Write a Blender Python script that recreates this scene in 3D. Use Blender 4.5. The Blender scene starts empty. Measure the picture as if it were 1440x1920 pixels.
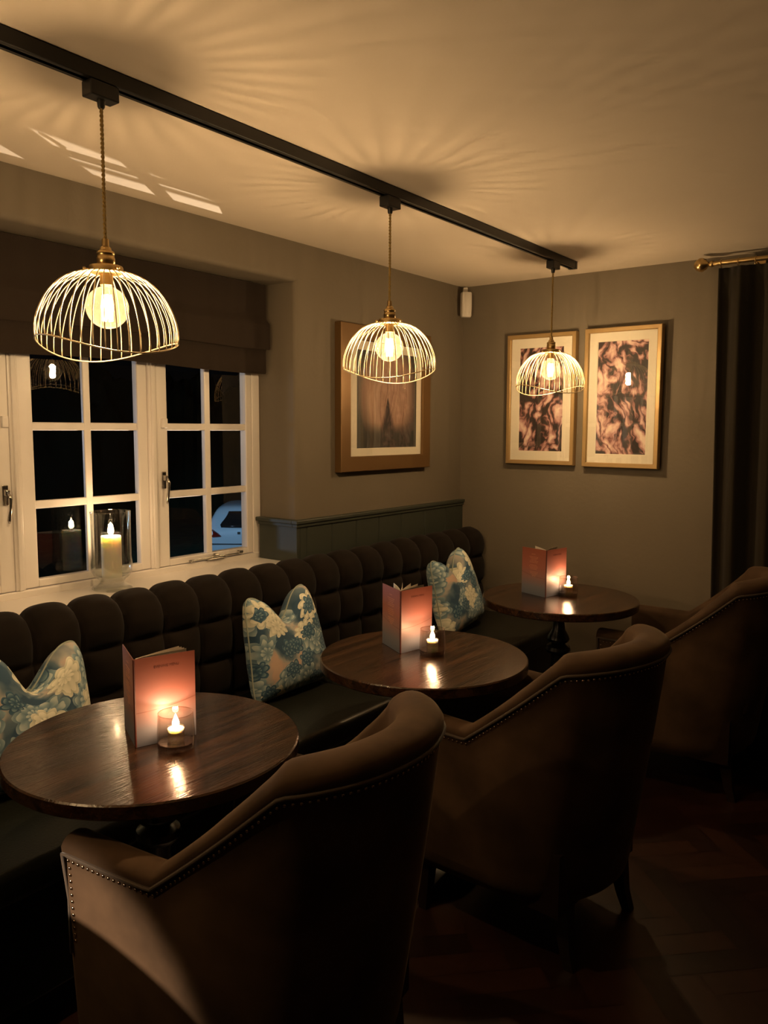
import bpy, bmesh, math, random
from math import sin, cos, pi, radians, sqrt, atan2
from mathutils import Vector, Matrix, noise

S = bpy.context.scene
C = S.collection
random.seed(7)

# ------------------------------------------------------------------ camera
cam_d = bpy.data.cameras.new('camera')
cam = bpy.data.objects.new('camera', cam_d)
C.objects.link(cam)
S.camera = cam
_r = Vector((0.60382541, -0.79709968, 0.00519355))
_u = Vector((0.08104872, 0.06787573, 0.99439629))
_f = Vector((0.79298548, 0.60002082, -0.105589))
M = Matrix(((_r.x, _u.x, -_f.x, -3.924), (_r.y, _u.y, -_f.y, -2.4165), (_r.z, _u.z, -_f.z, 1.5), (0, 0, 0, 1)))
cam.matrix_world = M
cam_d.sensor_fit = 'VERTICAL'
cam_d.sensor_height = 24.0
cam_d.lens = 24.0 * 1486.33 / 1920.0
cam_d.clip_start = 0.02
cam_d.clip_end = 200

# ------------------------------------------------------------------ world, outside lights, exposure
W = bpy.data.worlds.new('night_sky')
S.world = W
W.use_nodes = True
W.node_tree.nodes['Background'].inputs[0].default_value = (0.010, 0.013, 0.018, 1)
W.node_tree.nodes['Background'].inputs[1].default_value = 0.04
S.view_settings.view_transform = 'Standard'
S.view_settings.look = 'None'
S.view_settings.gamma = 1
S.view_settings.use_curve_mapping = False
S.view_settings.exposure = 0.44
S.cycles.use_denoising = True
S.cycles.max_bounces = 8
S.cycles.diffuse_bounces = 4
S.cycles.glossy_bounces = 4
S.cycles.transparent_max_bounces = 24
S.cycles.caustics_reflective = False
S.cycles.caustics_refractive = False
S.cycles.sample_clamp_indirect = 4

BULB_W = 22.0
LAMP_COL = (1.0, 0.69, 0.375)


def light(name, kind, loc, energy, col, size=0.02, parent=None):
    d = bpy.data.lights.new(name, kind)
    d.energy = energy
    d.color = col
    if kind in ('POINT', 'SPOT'):
        d.shadow_soft_size = size
    o = bpy.data.objects.new(name, d)
    o.location = loc
    C.objects.link(o)
    if parent:
        o.parent = parent
    return o


# street light in the yard (cold) and a ground uplight beside the building
light('street_light', 'POINT', (-4.5, 7.5, 1.2), 420, (0.42, 0.66, 1.0), 0.4)
car_l = light('car_fill_spot', 'SPOT', (3.2, 7.2, 2.4), 620, (0.34, 0.66, 1.0), 0.15)  # added spot that brightens the parked car, no known lamp there
car_l.data.spot_size = radians(44)
car_l.data.spot_blend = 0.4
car_l.rotation_euler = (Vector((9.4, 12.2, -1.4)) - Vector((3.2, 7.2, 2.4))).to_track_quat('-Z', 'Y').to_euler()
up = light('ground_uplight', 'SPOT', (-0.40, 1.20, -0.90), 600, (1.0, 0.80, 0.60), 0.004)
up.data.spot_size = radians(70.5)
up.data.spot_blend = 0.015
up.rotation_euler = Vector((-1.9, 0.9, 3.19)).to_track_quat('-Z', 'Y').to_euler()

sp = light('chair_fill_spot', 'SPOT', (-5.2, -0.70, 1.75), 420, (1.0, 0.78, 0.56), 0.03)   # added unseen spot, left of the view, brightening the nearest chair's side
sp.data.spot_size = radians(13)
sp.data.spot_blend = 0.35
sp.rotation_euler = (Vector((-3.08, -1.02, 0.33)) - Vector((-5.2, -0.70, 1.75))).to_track_quat('-Z', 'Y').to_euler()

H = 2.29          # ceiling height
XL = -6.6         # back of the room
YR = -5.2         # right wall of the room


# ------------------------------------------------------------------ materials
def nmat(name):
    m = bpy.data.materials.new(name)
    m.use_nodes = True
    nt = m.node_tree
    b = nt.nodes['Principled BSDF']
    return m, nt, b


def N(nt, t, **k):
    n = nt.nodes.new(t)
    for a, v in k.items():
        if a.startswith('i_'):
            n.inputs[int(a[2:])].default_value = v
        else:
            setattr(n, a, v)
    return n


def rgba(c):
    return (c[0], c[1], c[2], 1)


def simple(name, col, rough=0.5, metal=0.0, spec=0.5, sheen=0.0, coat=0.0, bump=0.0, bscale=60, var=0.0, vscale=8):
    m, nt, b = nmat(name)
    b.inputs['Base Color'].default_value = rgba(col)
    b.inputs['Roughness'].default_value = rough
    b.inputs['Metallic'].default_value = metal
    b.inputs['Specular IOR Level'].default_value = spec
    b.inputs['Sheen Weight'].default_value = sheen
    b.inputs['Coat Weight'].default_value = coat
    tc = N(nt, 'ShaderNodeTexCoord')
    if var > 0:
        n = N(nt, 'ShaderNodeTexNoise')
        n.inputs['Scale'].default_value = vscale
        n.inputs['Detail'].default_value = 4
        nt.links.new(tc.outputs['Object'], n.inputs['Vector'])
        r = N(nt, 'ShaderNodeValToRGB')
        r.color_ramp.elements[0].color = rgba([c * (1 - var) for c in col])
        r.color_ramp.elements[1].color = rgba([min(1, c * (1 + var)) for c in col])
        r.color_ramp.elements[0].position = 0.3
        r.color_ramp.elements[1].position = 0.7
        nt.links.new(n.outputs['Fac'], r.inputs['Fac'])
        nt.links.new(r.outputs['Color'], b.inputs['Base Color'])
    if bump > 0:
        n2 = N(nt, 'ShaderNodeTexNoise')
        n2.inputs['Scale'].default_value = bscale
        n2.inputs['Detail'].default_value = 5
        nt.links.new(tc.outputs['Object'], n2.inputs['Vector'])
        bp = N(nt, 'ShaderNodeBump')
        bp.inputs['Strength'].default_value = bump
        bp.inputs['Distance'].default_value = 0.01
        nt.links.new(n2.outputs['Fac'], bp.inputs['Height'])
        nt.links.new(bp.outputs['Normal'], b.inputs['Normal'])
    return m


def emit(name, col, s):
    m, nt, b = nmat(name)
    nt.nodes.remove(b)
    e = N(nt, 'ShaderNodeEmission')
    e.inputs[0].default_value = rgba(col)
    e.inputs[1].default_value = s
    nt.links.new(e.outputs[0], nt.nodes['Material Output'].inputs[0])
    return m


def thin_glass(name, tint=(1, 1, 1), f0=0.06, rough=0.0, haze=0.0, hazecol=(0.8, 0.8, 0.8)):
    """clear pane: transparent with a facing-dependent mirror coat (and optional milky body)"""
    m, nt, b = nmat(name)
    nt.nodes.remove(b)
    tr = N(nt, 'ShaderNodeBsdfTransparent')
    tr.inputs[0].default_value = rgba(tint)
    gl = N(nt, 'ShaderNodeBsdfGlossy')
    gl.inputs['Roughness'].default_value = rough
    gl.inputs['Color'].default_value = (1, 1, 1, 1)
    lw = N(nt, 'ShaderNodeLayerWeight')
    lw.inputs['Blend'].default_value = 0.5
    p = N(nt, 'ShaderNodeMath', operation='POWER')
    p.inputs[1].default_value = 4.0
    nt.links.new(lw.outputs['Facing'], p.inputs[0])
    ma = N(nt, 'ShaderNodeMath', operation='MULTIPLY_ADD')
    ma.inputs[1].default_value = 0.9 - f0
    ma.inputs[2].default_value = f0
    nt.links.new(p.outputs[0], ma.inputs[0])
    mx = N(nt, 'ShaderNodeMixShader')
    nt.links.new(ma.outputs[0], mx.inputs[0])
    nt.links.new(tr.outputs[0], mx.inputs[1])
    nt.links.new(gl.outputs[0], mx.inputs[2])
    out = mx
    if haze > 0:
        df = N(nt, 'ShaderNodeBsdfTranslucent')
        df.inputs[0].default_value = rgba(hazecol)
        m2 = N(nt, 'ShaderNodeMixShader')
        m2.inputs[0].default_value = haze
        nt.links.new(mx.outputs[0], m2.inputs[1])
        nt.links.new(df.outputs[0], m2.inputs[2])
        out = m2
    nt.links.new(out.outputs[0], nt.nodes['Material Output'].inputs[0])
    return m


def wood(name, c1, c2, rough=0.3, scale=(1, 14, 14), coat=0.3, grain=26, bump=0.12):
    m, nt, b = nmat(name)
    tc = N(nt, 'ShaderNodeTexCoord')
    mp = N(nt, 'ShaderNodeMapping')
    mp.inputs['Scale'].default_value = scale
    nt.links.new(tc.outputs['Object'], mp.inputs[0])
    n = N(nt, 'ShaderNodeTexNoise')
    n.inputs['Scale'].default_value = 3.0
    n.inputs['Detail'].default_value = 8
    n.inputs['Distortion'].default_value = 0.6
    nt.links.new(mp.outputs[0], n.inputs['Vector'])
    n2 = N(nt, 'ShaderNodeTexNoise')
    n2.inputs['Scale'].default_value = grain
    n2.inputs['Detail'].default_value = 4
    nt.links.new(mp.outputs[0], n2.inputs['Vector'])
    r = N(nt, 'ShaderNodeValToRGB')
    r.color_ramp.elements[0].position = 0.35
    r.color_ramp.elements[1].position = 0.68
    r.color_ramp.elements[0].color = rgba(c1)
    r.color_ramp.elements[1].color = rgba(c2)
    nt.links.new(n.outputs['Fac'], r.inputs[0])
    mx = N(nt, 'ShaderNodeMixRGB', blend_type='MULTIPLY')
    mx.inputs[0].default_value = 0.35
    nt.links.new(r.outputs[0], mx.inputs[1])
    nt.links.new(n2.outputs['Fac'], mx.inputs[2])
    nt.links.new(mx.outputs[0], b.inputs['Base Color'])
    b.inputs['Roughness'].default_value = rough
    b.inputs['Coat Weight'].default_value = coat
    b.inputs['Coat Roughness'].default_value = 0.12
    bp = N(nt, 'ShaderNodeBump')
    bp.inputs['Strength'].default_value = bump
    bp.inputs['Distance'].default_value = 0.004
    nt.links.new(n2.outputs['Fac'], bp.inputs['Height'])
    nt.links.new(bp.outputs['Normal'], b.inputs['Normal'])
    return m


MT = {}
MT['wall'] = simple('taupe_wall_paint', (0.152, 0.125, 0.088), 0.75, bump=0.10, bscale=45, var=0.04, vscale=2)
MT['ceiling'] = simple('cream_ceiling_paint', (0.66, 0.57, 0.46), 0.9, bump=0.25, bscale=5, var=0.03, vscale=2)
MT['white'] = simple('white_gloss_paint', (0.80, 0.76, 0.72), 0.32, bump=0.05, bscale=14)
MT['wainscot'] = simple('grey_green_paint', (0.036, 0.042, 0.032), 0.5, bump=0.05, bscale=30)
MT['black'] = simple('black_metal', (0.012, 0.012, 0.011), 0.42)
MT['brass'] = simple('aged_brass', (0.62, 0.44, 0.20), 0.28, 1.0)
MT['brass_wire'] = simple('pale_brass_wire', (0.70, 0.56, 0.35), 0.40, 0.65)
MT['chrome'] = simple('chrome', (0.55, 0.52, 0.48), 0.18, 1.0)
MT['cord'] = simple('gold_twisted_flex', (0.36, 0.24, 0.07), 0.6)
MT['velvet'] = simple('taupe_velvet', (0.066, 0.039, 0.022), 0.85, spec=0.15, sheen=0.18, bump=0.10, bscale=9, var=0.42, vscale=6)
MT['velvet'].node_tree.nodes['Principled BSDF'].inputs['Sheen Tint'].default_value = (0.9, 0.7, 0.5, 1)
MT['velvet'].node_tree.nodes['Principled BSDF'].inputs['Sheen Roughness'].default_value = 0.35
MT['dark_velvet'] = simple('dark_brown_velvet', (0.011, 0.0075, 0.0055), 0.9, spec=0.12, sheen=0.05, var=0.25, vscale=9)
MT['leather'] = simple('black_leather', (0.009, 0.010, 0.007), 0.36, bump=0.12, bscale=160)
MT['nail'] = simple('bronze_nailhead', (0.62, 0.46, 0.32), 0.22, 1.0)
MT['piping'] = simple('velvet_piping', (0.055, 0.035, 0.02), 0.7, sheen=0.2)
MT['table'] = wood('dark_stained_oak', (0.012, 0.005, 0.0025), (0.062, 0.027, 0.011), 0.22, (1.0, 12, 12), grain=14, bump=0.30, coat=0.12)
MT['table_leg'] = simple('black_turned_metal', (0.008, 0.008, 0.008), 0.28, coat=0.2)
MT['dark_wood'] = simple('dark_wood_leg', (0.020, 0.010, 0.006), 0.35)
MT['curtain'] = simple('charcoal_curtain_cloth', (0.022, 0.018, 0.012), 0.95, spec=0.1, sheen=0.08, bump=0.1, bscale=200)
MT['blind'] = simple('brown_blind_cloth', (0.034, 0.025, 0.019), 0.95, spec=0.1, bump=0.15, bscale=260)
MT['mat'] = simple('cream_mount_board', (0.80, 0.74, 0.60), 0.8)
MT['frame_gold'] = simple('brushed_gold_frame', (0.46, 0.31, 0.14), 0.38, 0.55, bump=0.05, bscale=90)
MT['frame_bronze'] = simple('bronze_frame', (0.17, 0.095, 0.035), 0.42, 0.5, bump=0.05, bscale=90)
MT['plastic'] = simple('white_plastic', (0.62, 0.58, 0.52), 0.45)
MT['wax'] = simple('cream_wax', (0.93, 0.86, 0.74), 0.5)
MT['wax'].node_tree.nodes['Principled BSDF'].inputs['Subsurface Weight'].default_value = 0.9
MT['wax'].node_tree.nodes['Principled BSDF'].inputs['Subsurface Radius'].default_value = (0.030, 0.022, 0.015)
MT['wax'].node_tree.nodes['Principled BSDF'].inputs['Subsurface Scale'].default_value = 1.0
MT['wick'] = simple('wick', (0.02, 0.015, 0.01), 0.9)
MT['pane'] = thin_glass('window_glass', (0.93, 0.95, 0.95), 0.085)
MT['art_glass'] = thin_glass('picture_glass', (0.97, 0.97, 0.97), 0.06)
MT['clear'] = thin_glass('clear_glass', (0.93, 0.94, 0.93), 0.07)
MT['cup_glass'] = thin_glass('cup_glass', (0.93, 0.92, 0.88), 0.12, haze=0.12, hazecol=(1.0, 0.9, 0.75))
MT['smoke'] = thin_glass('smoked_glass', (0.76, 0.69, 0.63), 0.03)
MT['smoke_base'] = thin_glass('smoked_glass_base', (0.58, 0.50, 0.44), 0.06)
MT['bulb'] = thin_glass('bulb_glass', (0.98, 0.93, 0.84), 0.08, haze=0.012, hazecol=(1.0, 0.85, 0.6))
MT['filament'] = emit('filament_glow', (1.0, 0.66, 0.30), 90)
def flame_mat():
    m, nt, b = nmat('flame_glow')
    nt.nodes.remove(b)
    e = N(nt, 'ShaderNodeEmission')
    e.inputs[0].default_value = (1.0, 0.70, 0.38, 1)
    e.inputs[1].default_value = 16
    t = N(nt, 'ShaderNodeBsdfTransparent')
    a = N(nt, 'ShaderNodeAddShader')
    nt.links.new(e.outputs[0], a.inputs[0])
    nt.links.new(t.outputs[0], a.inputs[1])
    nt.links.new(a.outputs[0], nt.nodes['Material Output'].inputs[0])
    return m


MT['flame'] = flame_mat()
MT['page'] = simple('menu_page', (0.78, 0.70, 0.60), 0.8)
MT['ink'] = simple('dark_ink', (0.13, 0.030, 0.018), 0.7)
MT['ink_light'] = simple('pale_ink', (0.60, 0.28, 0.17), 0.7)
MT['menu_edge'] = simple('menu_board_edge', (0.10, 0.022, 0.014), 0.6)
MT['menu_inside'] = simple('menu_inside', (0.030, 0.022, 0.016), 0.7)
MT['carpaint'] = simple('white_car_paint', (0.70, 0.74, 0.78), 0.25, coat=0.6)
MT['carglass'] = simple('dark_car_glass', (0.01, 0.012, 0.014), 0.08)
MT['taillight'] = simple('red_tail_light', (0.20, 0.01, 0.008), 0.15)
MT['rubber'] = simple('black_rubber', (0.012, 0.012, 0.012), 0.8)
MT['hedge'] = simple('dark_hedge_leaves', (0.012, 0.022, 0.008), 0.9, bump=1.0, bscale=12)
MT['lawn'] = simple('night_lawn', (0.020, 0.040, 0.014), 0.95, bump=0.8, bscale=40, var=0.5, vscale=3)
MT['tarmac'] = simple('tarmac', (0.045, 0.047, 0.05), 0.8, bump=0.4, bscale=60)
MT['brick'] = simple('outside_render', (0.25, 0.22, 0.19), 0.9)


def floor_mat():
    m, nt, b = nmat('herringbone_oak')
    g = N(nt, 'ShaderNodeNewGeometry')
    r = N(nt, 'ShaderNodeValToRGB')
    r.color_ramp.elements[0].color = (0.018, 0.006, 0.003, 1)
    r.color_ramp.elements[1].color = (0.055, 0.019, 0.009, 1)
    nt.links.new(g.outputs['Random Per Island'], r.inputs[0])
    tc = N(nt, 'ShaderNodeTexCoord')
    n = N(nt, 'ShaderNodeTexNoise')
    n.inputs['Scale'].default_value = 18
    n.inputs['Detail'].default_value = 6
    nt.links.new(tc.outputs['Object'], n.inputs['Vector'])
    mx = N(nt, 'ShaderNodeMixRGB', blend_type='MULTIPLY')
    mx.inputs[0].default_value = 0.5
    nt.links.new(r.outputs[0], mx.inputs[1])
    nt.links.new(n.outputs['Fac'], mx.inputs[2])
    nt.links.new(mx.outputs[0], b.inputs['Base Color'])
    b.inputs['Roughness'].default_value = 0.38
    return m


MT['floor'] = floor_mat()


def ramp(nt, stops, src=None, interp='LINEAR'):
    r = N(nt, 'ShaderNodeValToRGB')
    cr = r.color_ramp
    cr.interpolation = interp
    while len(cr.elements) < len(stops):
        cr.elements.new(0.5)
    for e, (p, c) in zip(cr.elements, stops):
        e.position = p
        e.color = rgba(c)
    if src is not None:
        nt.links.new(src, r.inputs[0])
    return r


def math_n(nt, op, a, b=None, c=None, clamp=False):
    n = N(nt, 'ShaderNodeMath', operation=op)
    n.use_clamp = clamp
    for i, v in enumerate((a, b, c)):
        if v is None:
            continue
        if isinstance(v, (int, float)):
            n.inputs[i].default_value = v
        else:
            nt.links.new(v, n.inputs[i])
    return n.outputs[0]


def mixc(nt, fac, a, b):
    n = N(nt, 'ShaderNodeMixRGB')
    for i, v in ((0, fac), (1, a), (2, b)):
        if isinstance(v, (int, float)):
            n.inputs[i].default_value = v
        elif isinstance(v, tuple):
            n.inputs[i].default_value = rgba(v)
        else:
            nt.links.new(v, n.inputs[i])
    return n.outputs[0]


def noise_n(nt, vec, scale, detail=3, dist=0.0, rough=0.5):
    n = N(nt, 'ShaderNodeTexNoise')
    n.inputs['Scale'].default_value = scale
    n.inputs['Detail'].default_value = detail
    n.inputs['Distortion'].default_value = dist
    n.inputs['Roughness'].default_value = rough
    nt.links.new(vec, n.inputs['Vector'])
    return n


def cushion_mat(seed):
    """printed verdure cloth: scalloped leaf and flower clusters on a mottled blue, sage and peach ground (UV space)"""
    m, nt, b = nmat('verdure_print_cloth')
    uv = N(nt, 'ShaderNodeTexCoord').outputs['UV']
    mp = N(nt, 'ShaderNodeMapping')
    mp.inputs['Location'].default_value = (seed * 1.7, seed * 0.9, 0)
    nt.links.new(uv, mp.inputs[0])
    v0 = mp.outputs[0]
    # warp a little
    nz = noise_n(nt, v0, 5, 2)
    sub = N(nt, 'ShaderNodeVectorMath', operation='SUBTRACT')
    nt.links.new(nz.outputs['Color'], sub.inputs[0])
    sub.inputs[1].default_value = (0.5, 0.5, 0.5)
    sc = N(nt, 'ShaderNodeVectorMath', operation='SCALE')
    sc.inputs['Scale'].default_value = 0.14
    nt.links.new(sub.outputs[0], sc.inputs[0])
    ad = N(nt, 'ShaderNodeVectorMath', operation='ADD')
    nt.links.new(v0, ad.inputs[0])
    nt.links.new(sc.outputs[0], ad.inputs[1])
    vec = ad.outputs[0]
    base = ramp(nt, [(0.0, (0.020, 0.060, 0.115)), (0.42, (0.035, 0.090, 0.155)), (0.49, (0.13, 0.20, 0.25)), (0.55, (0.42, 0.42, 0.40)),
                     (0.61, (0.66, 0.47, 0.36)), (1.0, (0.74, 0.63, 0.50))], noise_n(nt, vec, 2.6, 3, 0.4).outputs['Fac']).outputs[0]
    col = base
    for k, (scale, R, pet, amp, cols, off) in enumerate([
            (3.6, 0.62, 9, 0.14, [(0.0, (0.09, 0.18, 0.25)), (0.55, (0.24, 0.36, 0.42)), (0.9, (0.56, 0.66, 0.64))], (3.1, 1.2)),
            (3.2, 0.50, 9, 0.13, [(0.0, (0.42, 0.45, 0.34)), (0.5, (0.76, 0.76, 0.62)), (0.9, (0.90, 0.88, 0.74))], (0.4, 5.3)),
            (4.4, 0.44, 7, 0.14, [(0.0, (0.02, 0.06, 0.12)), (0.6, (0.05, 0.13, 0.21)), (0.95, (0.22, 0.34, 0.38))], (7.7, 2.9))]):
        mpk = N(nt, 'ShaderNodeMapping')
        mpk.inputs['Location'].default_value = (off[0], off[1], 0)
        mpk.inputs['Rotation'].default_value = (0, 0, 0.6 * k)
        nt.links.new(vec, mpk.inputs[0])
        vo = N(nt, 'ShaderNodeTexVoronoi', voronoi_dimensions='2D')
        vo.inputs['Scale'].default_value = scale
        vo.inputs['Randomness'].default_value = 0.9
        nt.links.new(mpk.outputs[0], vo.inputs['Vector'])
        s2 = N(nt, 'ShaderNodeVectorMath', operation='SUBTRACT')
        nt.links.new(mpk.outputs[0], s2.inputs[0])
        nt.links.new(vo.outputs['Position'], s2.inputs[1])
        sx = N(nt, 'ShaderNodeSeparateXYZ')
        nt.links.new(s2.outputs[0], sx.inputs[0])
        ang = math_n(nt, 'ARCTAN2', sx.outputs[1], sx.outputs[0])
        rad = math_n(nt, 'MULTIPLY', vo.outputs['Distance'], 1.0)
        cs = math_n(nt, 'ABSOLUTE', math_n(nt, 'SINE', math_n(nt, 'MULTIPLY', ang, pet / 2.0)))
        lim = math_n(nt, 'MULTIPLY_ADD', cs, amp, R - amp)
        q = math_n(nt, 'DIVIDE', rad, lim)                    # 0 centre .. 1 scalloped edge
        inside = math_n(nt, 'LESS_THAN', q, 1.0)
        if k != 1:
            pass
        rnd = N(nt, 'ShaderNodeSeparateColor')
        nt.links.new(vo.outputs['Color'], rnd.inputs[0])
        keep = math_n(nt, 'GREATER_THAN', rnd.outputs[0], (0.15, 0.42, 0.55)[k])
        rings = math_n(nt, 'FRACT', math_n(nt, 'MULTIPLY', q, 2.5))
        shade = math_n(nt, 'ADD', math_n(nt, 'MULTIPLY', rings, 0.55), math_n(nt, 'MULTIPLY', cs, 0.45))
        cc = ramp(nt, cols, shade).outputs[0]
        col = mixc(nt, math_n(nt, 'MULTIPLY', inside, keep), col, cc)
    nt.links.new(col, b.inputs['Base Color'])
    b.inputs['Roughness'].default_value = 0.8
    b.inputs['Sheen Weight'].default_value = 0.1
    bp = N(nt, 'ShaderNodeBump')
    bp.inputs['Strength'].default_value = 0.08
    n3 = noise_n(nt, uv, 160, 2)
    nt.links.new(n3.outputs['Fac'], bp.inputs['Height'])
    nt.links.new(bp.outputs['Normal'], b.inputs['Normal'])
    return m


def bark_mat(seed, rot):
    """close-up print of folded, gilled pinkish-brown growth on black (UV space, v up)"""
    m, nt, b = nmat('gilled_growth_print')
    uv = N(nt, 'ShaderNodeTexCoord').outputs['UV']
    mp = N(nt, 'ShaderNodeMapping')
    mp.inputs['Location'].default_value = (seed, seed * 0.37, 0)
    mp.inputs['Rotation'].default_value = (0, 0, rot)
    mp.inputs['Scale'].default_value = (1.0, 1.7, 1)
    nt.links.new(uv, mp.inputs[0])
    nz = noise_n(nt, mp.outputs[0], 2.2, 3)
    ad = N(nt, 'ShaderNodeVectorMath', operation='MULTIPLY_ADD')
    nt.links.new(nz.outputs['Color'], ad.inputs[0])
    ad.inputs[1].default_value = (0.75, 0.75, 0)
    nt.links.new(mp.outputs[0], ad.inputs[2])
    vo = N(nt, 'ShaderNodeTexVoronoi', voronoi_dimensions='2D', feature='DISTANCE_TO_EDGE')
    vo.inputs['Scale'].default_value = 3.6
    ms = N(nt, 'ShaderNodeMapping')
    ms.inputs['Scale'].default_value = (1.7, 0.8, 1)
    nt.links.new(ad.outputs[0], ms.inputs[0])
    nt.links.new(ms.outputs[0], vo.inputs['Vector'])
    streak = N(nt, 'ShaderNodeMapping')
    streak.inputs['Scale'].default_value = (9, 2.2, 1)
    nt.links.new(ad.outputs[0], streak.inputs[0])
    st = noise_n(nt, streak.outputs[0], 2.4, 5, 1.2, 0.62)
    big = noise_n(nt, mp.outputs[0], 2.6, 2, 0.8)
    a = math_n(nt, 'MULTIPLY', vo.outputs['Distance'], 1.5)
    a = math_n(nt, 'ADD', a, math_n(nt, 'MULTIPLY_ADD', st.outputs['Fac'], 0.95, -0.50))
    a = math_n(nt, 'ADD', a, math_n(nt, 'MULTIPLY_ADD', big.outputs['Fac'], 1.9, -0.79), clamp=True)
    r = ramp(nt, [(0.0, (0.018, 0.012, 0.010)), (0.22, (0.035, 0.018, 0.016)), (0.36, (0.20, 0.085, 0.080)), (0.50, (0.44, 0.22, 0.20)),
                  (0.70, (0.66, 0.43, 0.38)), (1.0, (0.84, 0.68, 0.58))], a)
    nt.links.new(r.outputs[0], b.inputs['Base Color'])
    b.inputs['Roughness'].default_value = 0.6
    return m


def hair_mat():
    """print: hanging pinkish-brown locks round a dark centre on a dark grey ground (UV space)"""
    m, nt, b = nmat('hanging_hair_print')
    uv = N(nt, 'ShaderNodeTexCoord').outputs['UV']
    s = N(nt, 'ShaderNodeSeparateXYZ')
    nt.links.new(uv, s.inputs[0])
    x, y = s.outputs[0], s.outputs[1]
    mp = N(nt, 'ShaderNodeMapping')
    mp.inputs['Scale'].default_value = (16, 1.3, 1)
    nt.links.new(uv, mp.inputs[0])
    nz = noise_n(nt, uv, 2.0, 2)
    ad = N(nt, 'ShaderNodeVectorMath', operation='MULTIPLY_ADD')
    nt.links.new(nz.outputs['Color'], ad.inputs[0])
    ad.inputs[1].default_value = (3.5, 0.4, 0)
    nt.links.new(mp.outputs[0], ad.inputs[2])
    st = noise_n(nt, ad.outputs[0], 2.0, 6, 0.3, 0.65).outputs['Fac']
    # oval body
    dx = math_n(nt, 'DIVIDE', math_n(nt, 'SUBTRACT', x, 0.5), 0.40)
    dy = math_n(nt, 'DIVIDE', math_n(nt, 'SUBTRACT', y, 0.58), 0.42)
    d = math_n(nt, 'SQRT', math_n(nt, 'ADD', math_n(nt, 'POWER', math_n(nt, 'ABSOLUTE', dx), 2.4), math_n(nt, 'POWER', math_n(nt, 'ABSOLUTE', dy), 2.4)))
    d = math_n(nt, 'ADD', d, math_n(nt, 'MULTIPLY_ADD', st, 0.6, -0.3))
    body = math_n(nt, 'SUBTRACT', 1.28, math_n(nt, 'MULTIPLY', d, 1.0))
    body = math_n(nt, 'MULTIPLY', body, 2.2, clamp=True)
    # dark cleft widening downward
    wd = math_n(nt, 'MULTIPLY_ADD', math_n(nt, 'SUBTRACT', 0.50, y), 0.42, 0.015)
    cl = math_n(nt, 'SUBTRACT', 1.0, math_n(nt, 'DIVIDE', math_n(nt, 'ABSOLUTE', math_n(nt, 'SUBTRACT', x, 0.5)), math_n(nt, 'MAXIMUM', wd, 0.001)))
    cl = math_n(nt, 'MULTIPLY', math_n(nt, 'ADD', cl, math_n(nt, 'MULTIPLY_ADD', st, 1.2, -0.6)), 2.0, clamp=True)
    hair = ramp(nt, [(0.25, (0.20, 0.105, 0.075)), (0.5, (0.38, 0.225, 0.165)), (0.75, (0.56, 0.38, 0.28))], st).outputs[0]
    low = ramp(nt, [(0.35, (0.018, 0.016, 0.014)), (0.6, (0.06, 0.055, 0.05)), (0.8, (0.16, 0.15, 0.13))], st).outputs[0]
    bg = ramp(nt, [(0.3, (0.016, 0.018, 0.017)), (0.8, (0.05, 0.052, 0.048))], noise_n(nt, uv, 4, 2).outputs['Fac']).outputs[0]
    below = math_n(nt, 'MULTIPLY', math_n(nt, 'SUBTRACT', 0.27, y), 8, clamp=True)
    mid = math_n(nt, 'LESS_THAN', math_n(nt, 'ABSOLUTE', math_n(nt, 'SUBTRACT', x, 0.5)), 0.34)
    c = mixc(nt, body, bg, hair)
    c = mixc(nt, cl, c, (0.022, 0.017, 0.015))
    c = mixc(nt, math_n(nt, 'MULTIPLY', below, mid), c, low)
    nt.links.new(c, b.inputs['Base Color'])
    b.inputs['Roughness'].default_value = 0.6
    return m


def menu_mat():
    """printed cover: terracotta fading to slate blue at the foot, one thin hill line"""
    m, nt, b = nmat('menu_cover_print')
    uv = N(nt, 'ShaderNodeTexCoord').outputs['UV']
    s = N(nt, 'ShaderNodeSeparateXYZ')
    nt.links.new(uv, s.inputs[0])
    r = ramp(nt, [(0.0, (0.13, 0.15, 0.20)), (0.18, (0.19, 0.19, 0.22)), (0.38, (0.34, 0.185, 0.17)), (0.6, (0.40, 0.140, 0.105)), (1.0, (0.33, 0.098, 0.060))], s.outputs[1])
    line = math_n(nt, 'MULTIPLY_ADD', math_n(nt, 'POWER', s.outputs[0], 2.2), 0.09, 0.385)
    dd = math_n(nt, 'LESS_THAN', math_n(nt, 'ABSOLUTE', math_n(nt, 'SUBTRACT', s.outputs[1], line)), 0.006)
    c = mixc(nt, math_n(nt, 'MULTIPLY', dd, 0.55), r.outputs[0], (0.20, 0.07, 0.05))
    nt.links.new(c, b.inputs['Base Color'])
    b.inputs['Roughness'].default_value = 0.45
    return m


MT['menu'] = menu_mat()


# ------------------------------------------------------------------ geometry helpers
def link(name, me, mat=None, parent=None, smooth=False, loc=(0, 0, 0), rot=(0, 0, 0)):
    if mat is not None:
        me.materials.append(mat)
    if smooth:
        for p in me.polygons:
            p.use_smooth = True
    o = bpy.data.objects.new(name, me)
    C.objects.link(o)
    o.location = loc
    o.rotation_euler = rot
    if parent:
        o.parent = parent
    return o


def from_bm(name, bm, mat=None, parent=None, smooth=False, **k):
    bmesh.ops.recalc_face_normals(bm, faces=bm.faces)
    me = bpy.data.meshes.new(name)
    bm.to_mesh(me)
    bm.free()
    return link(name, me, mat, parent, smooth, **k)


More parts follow.
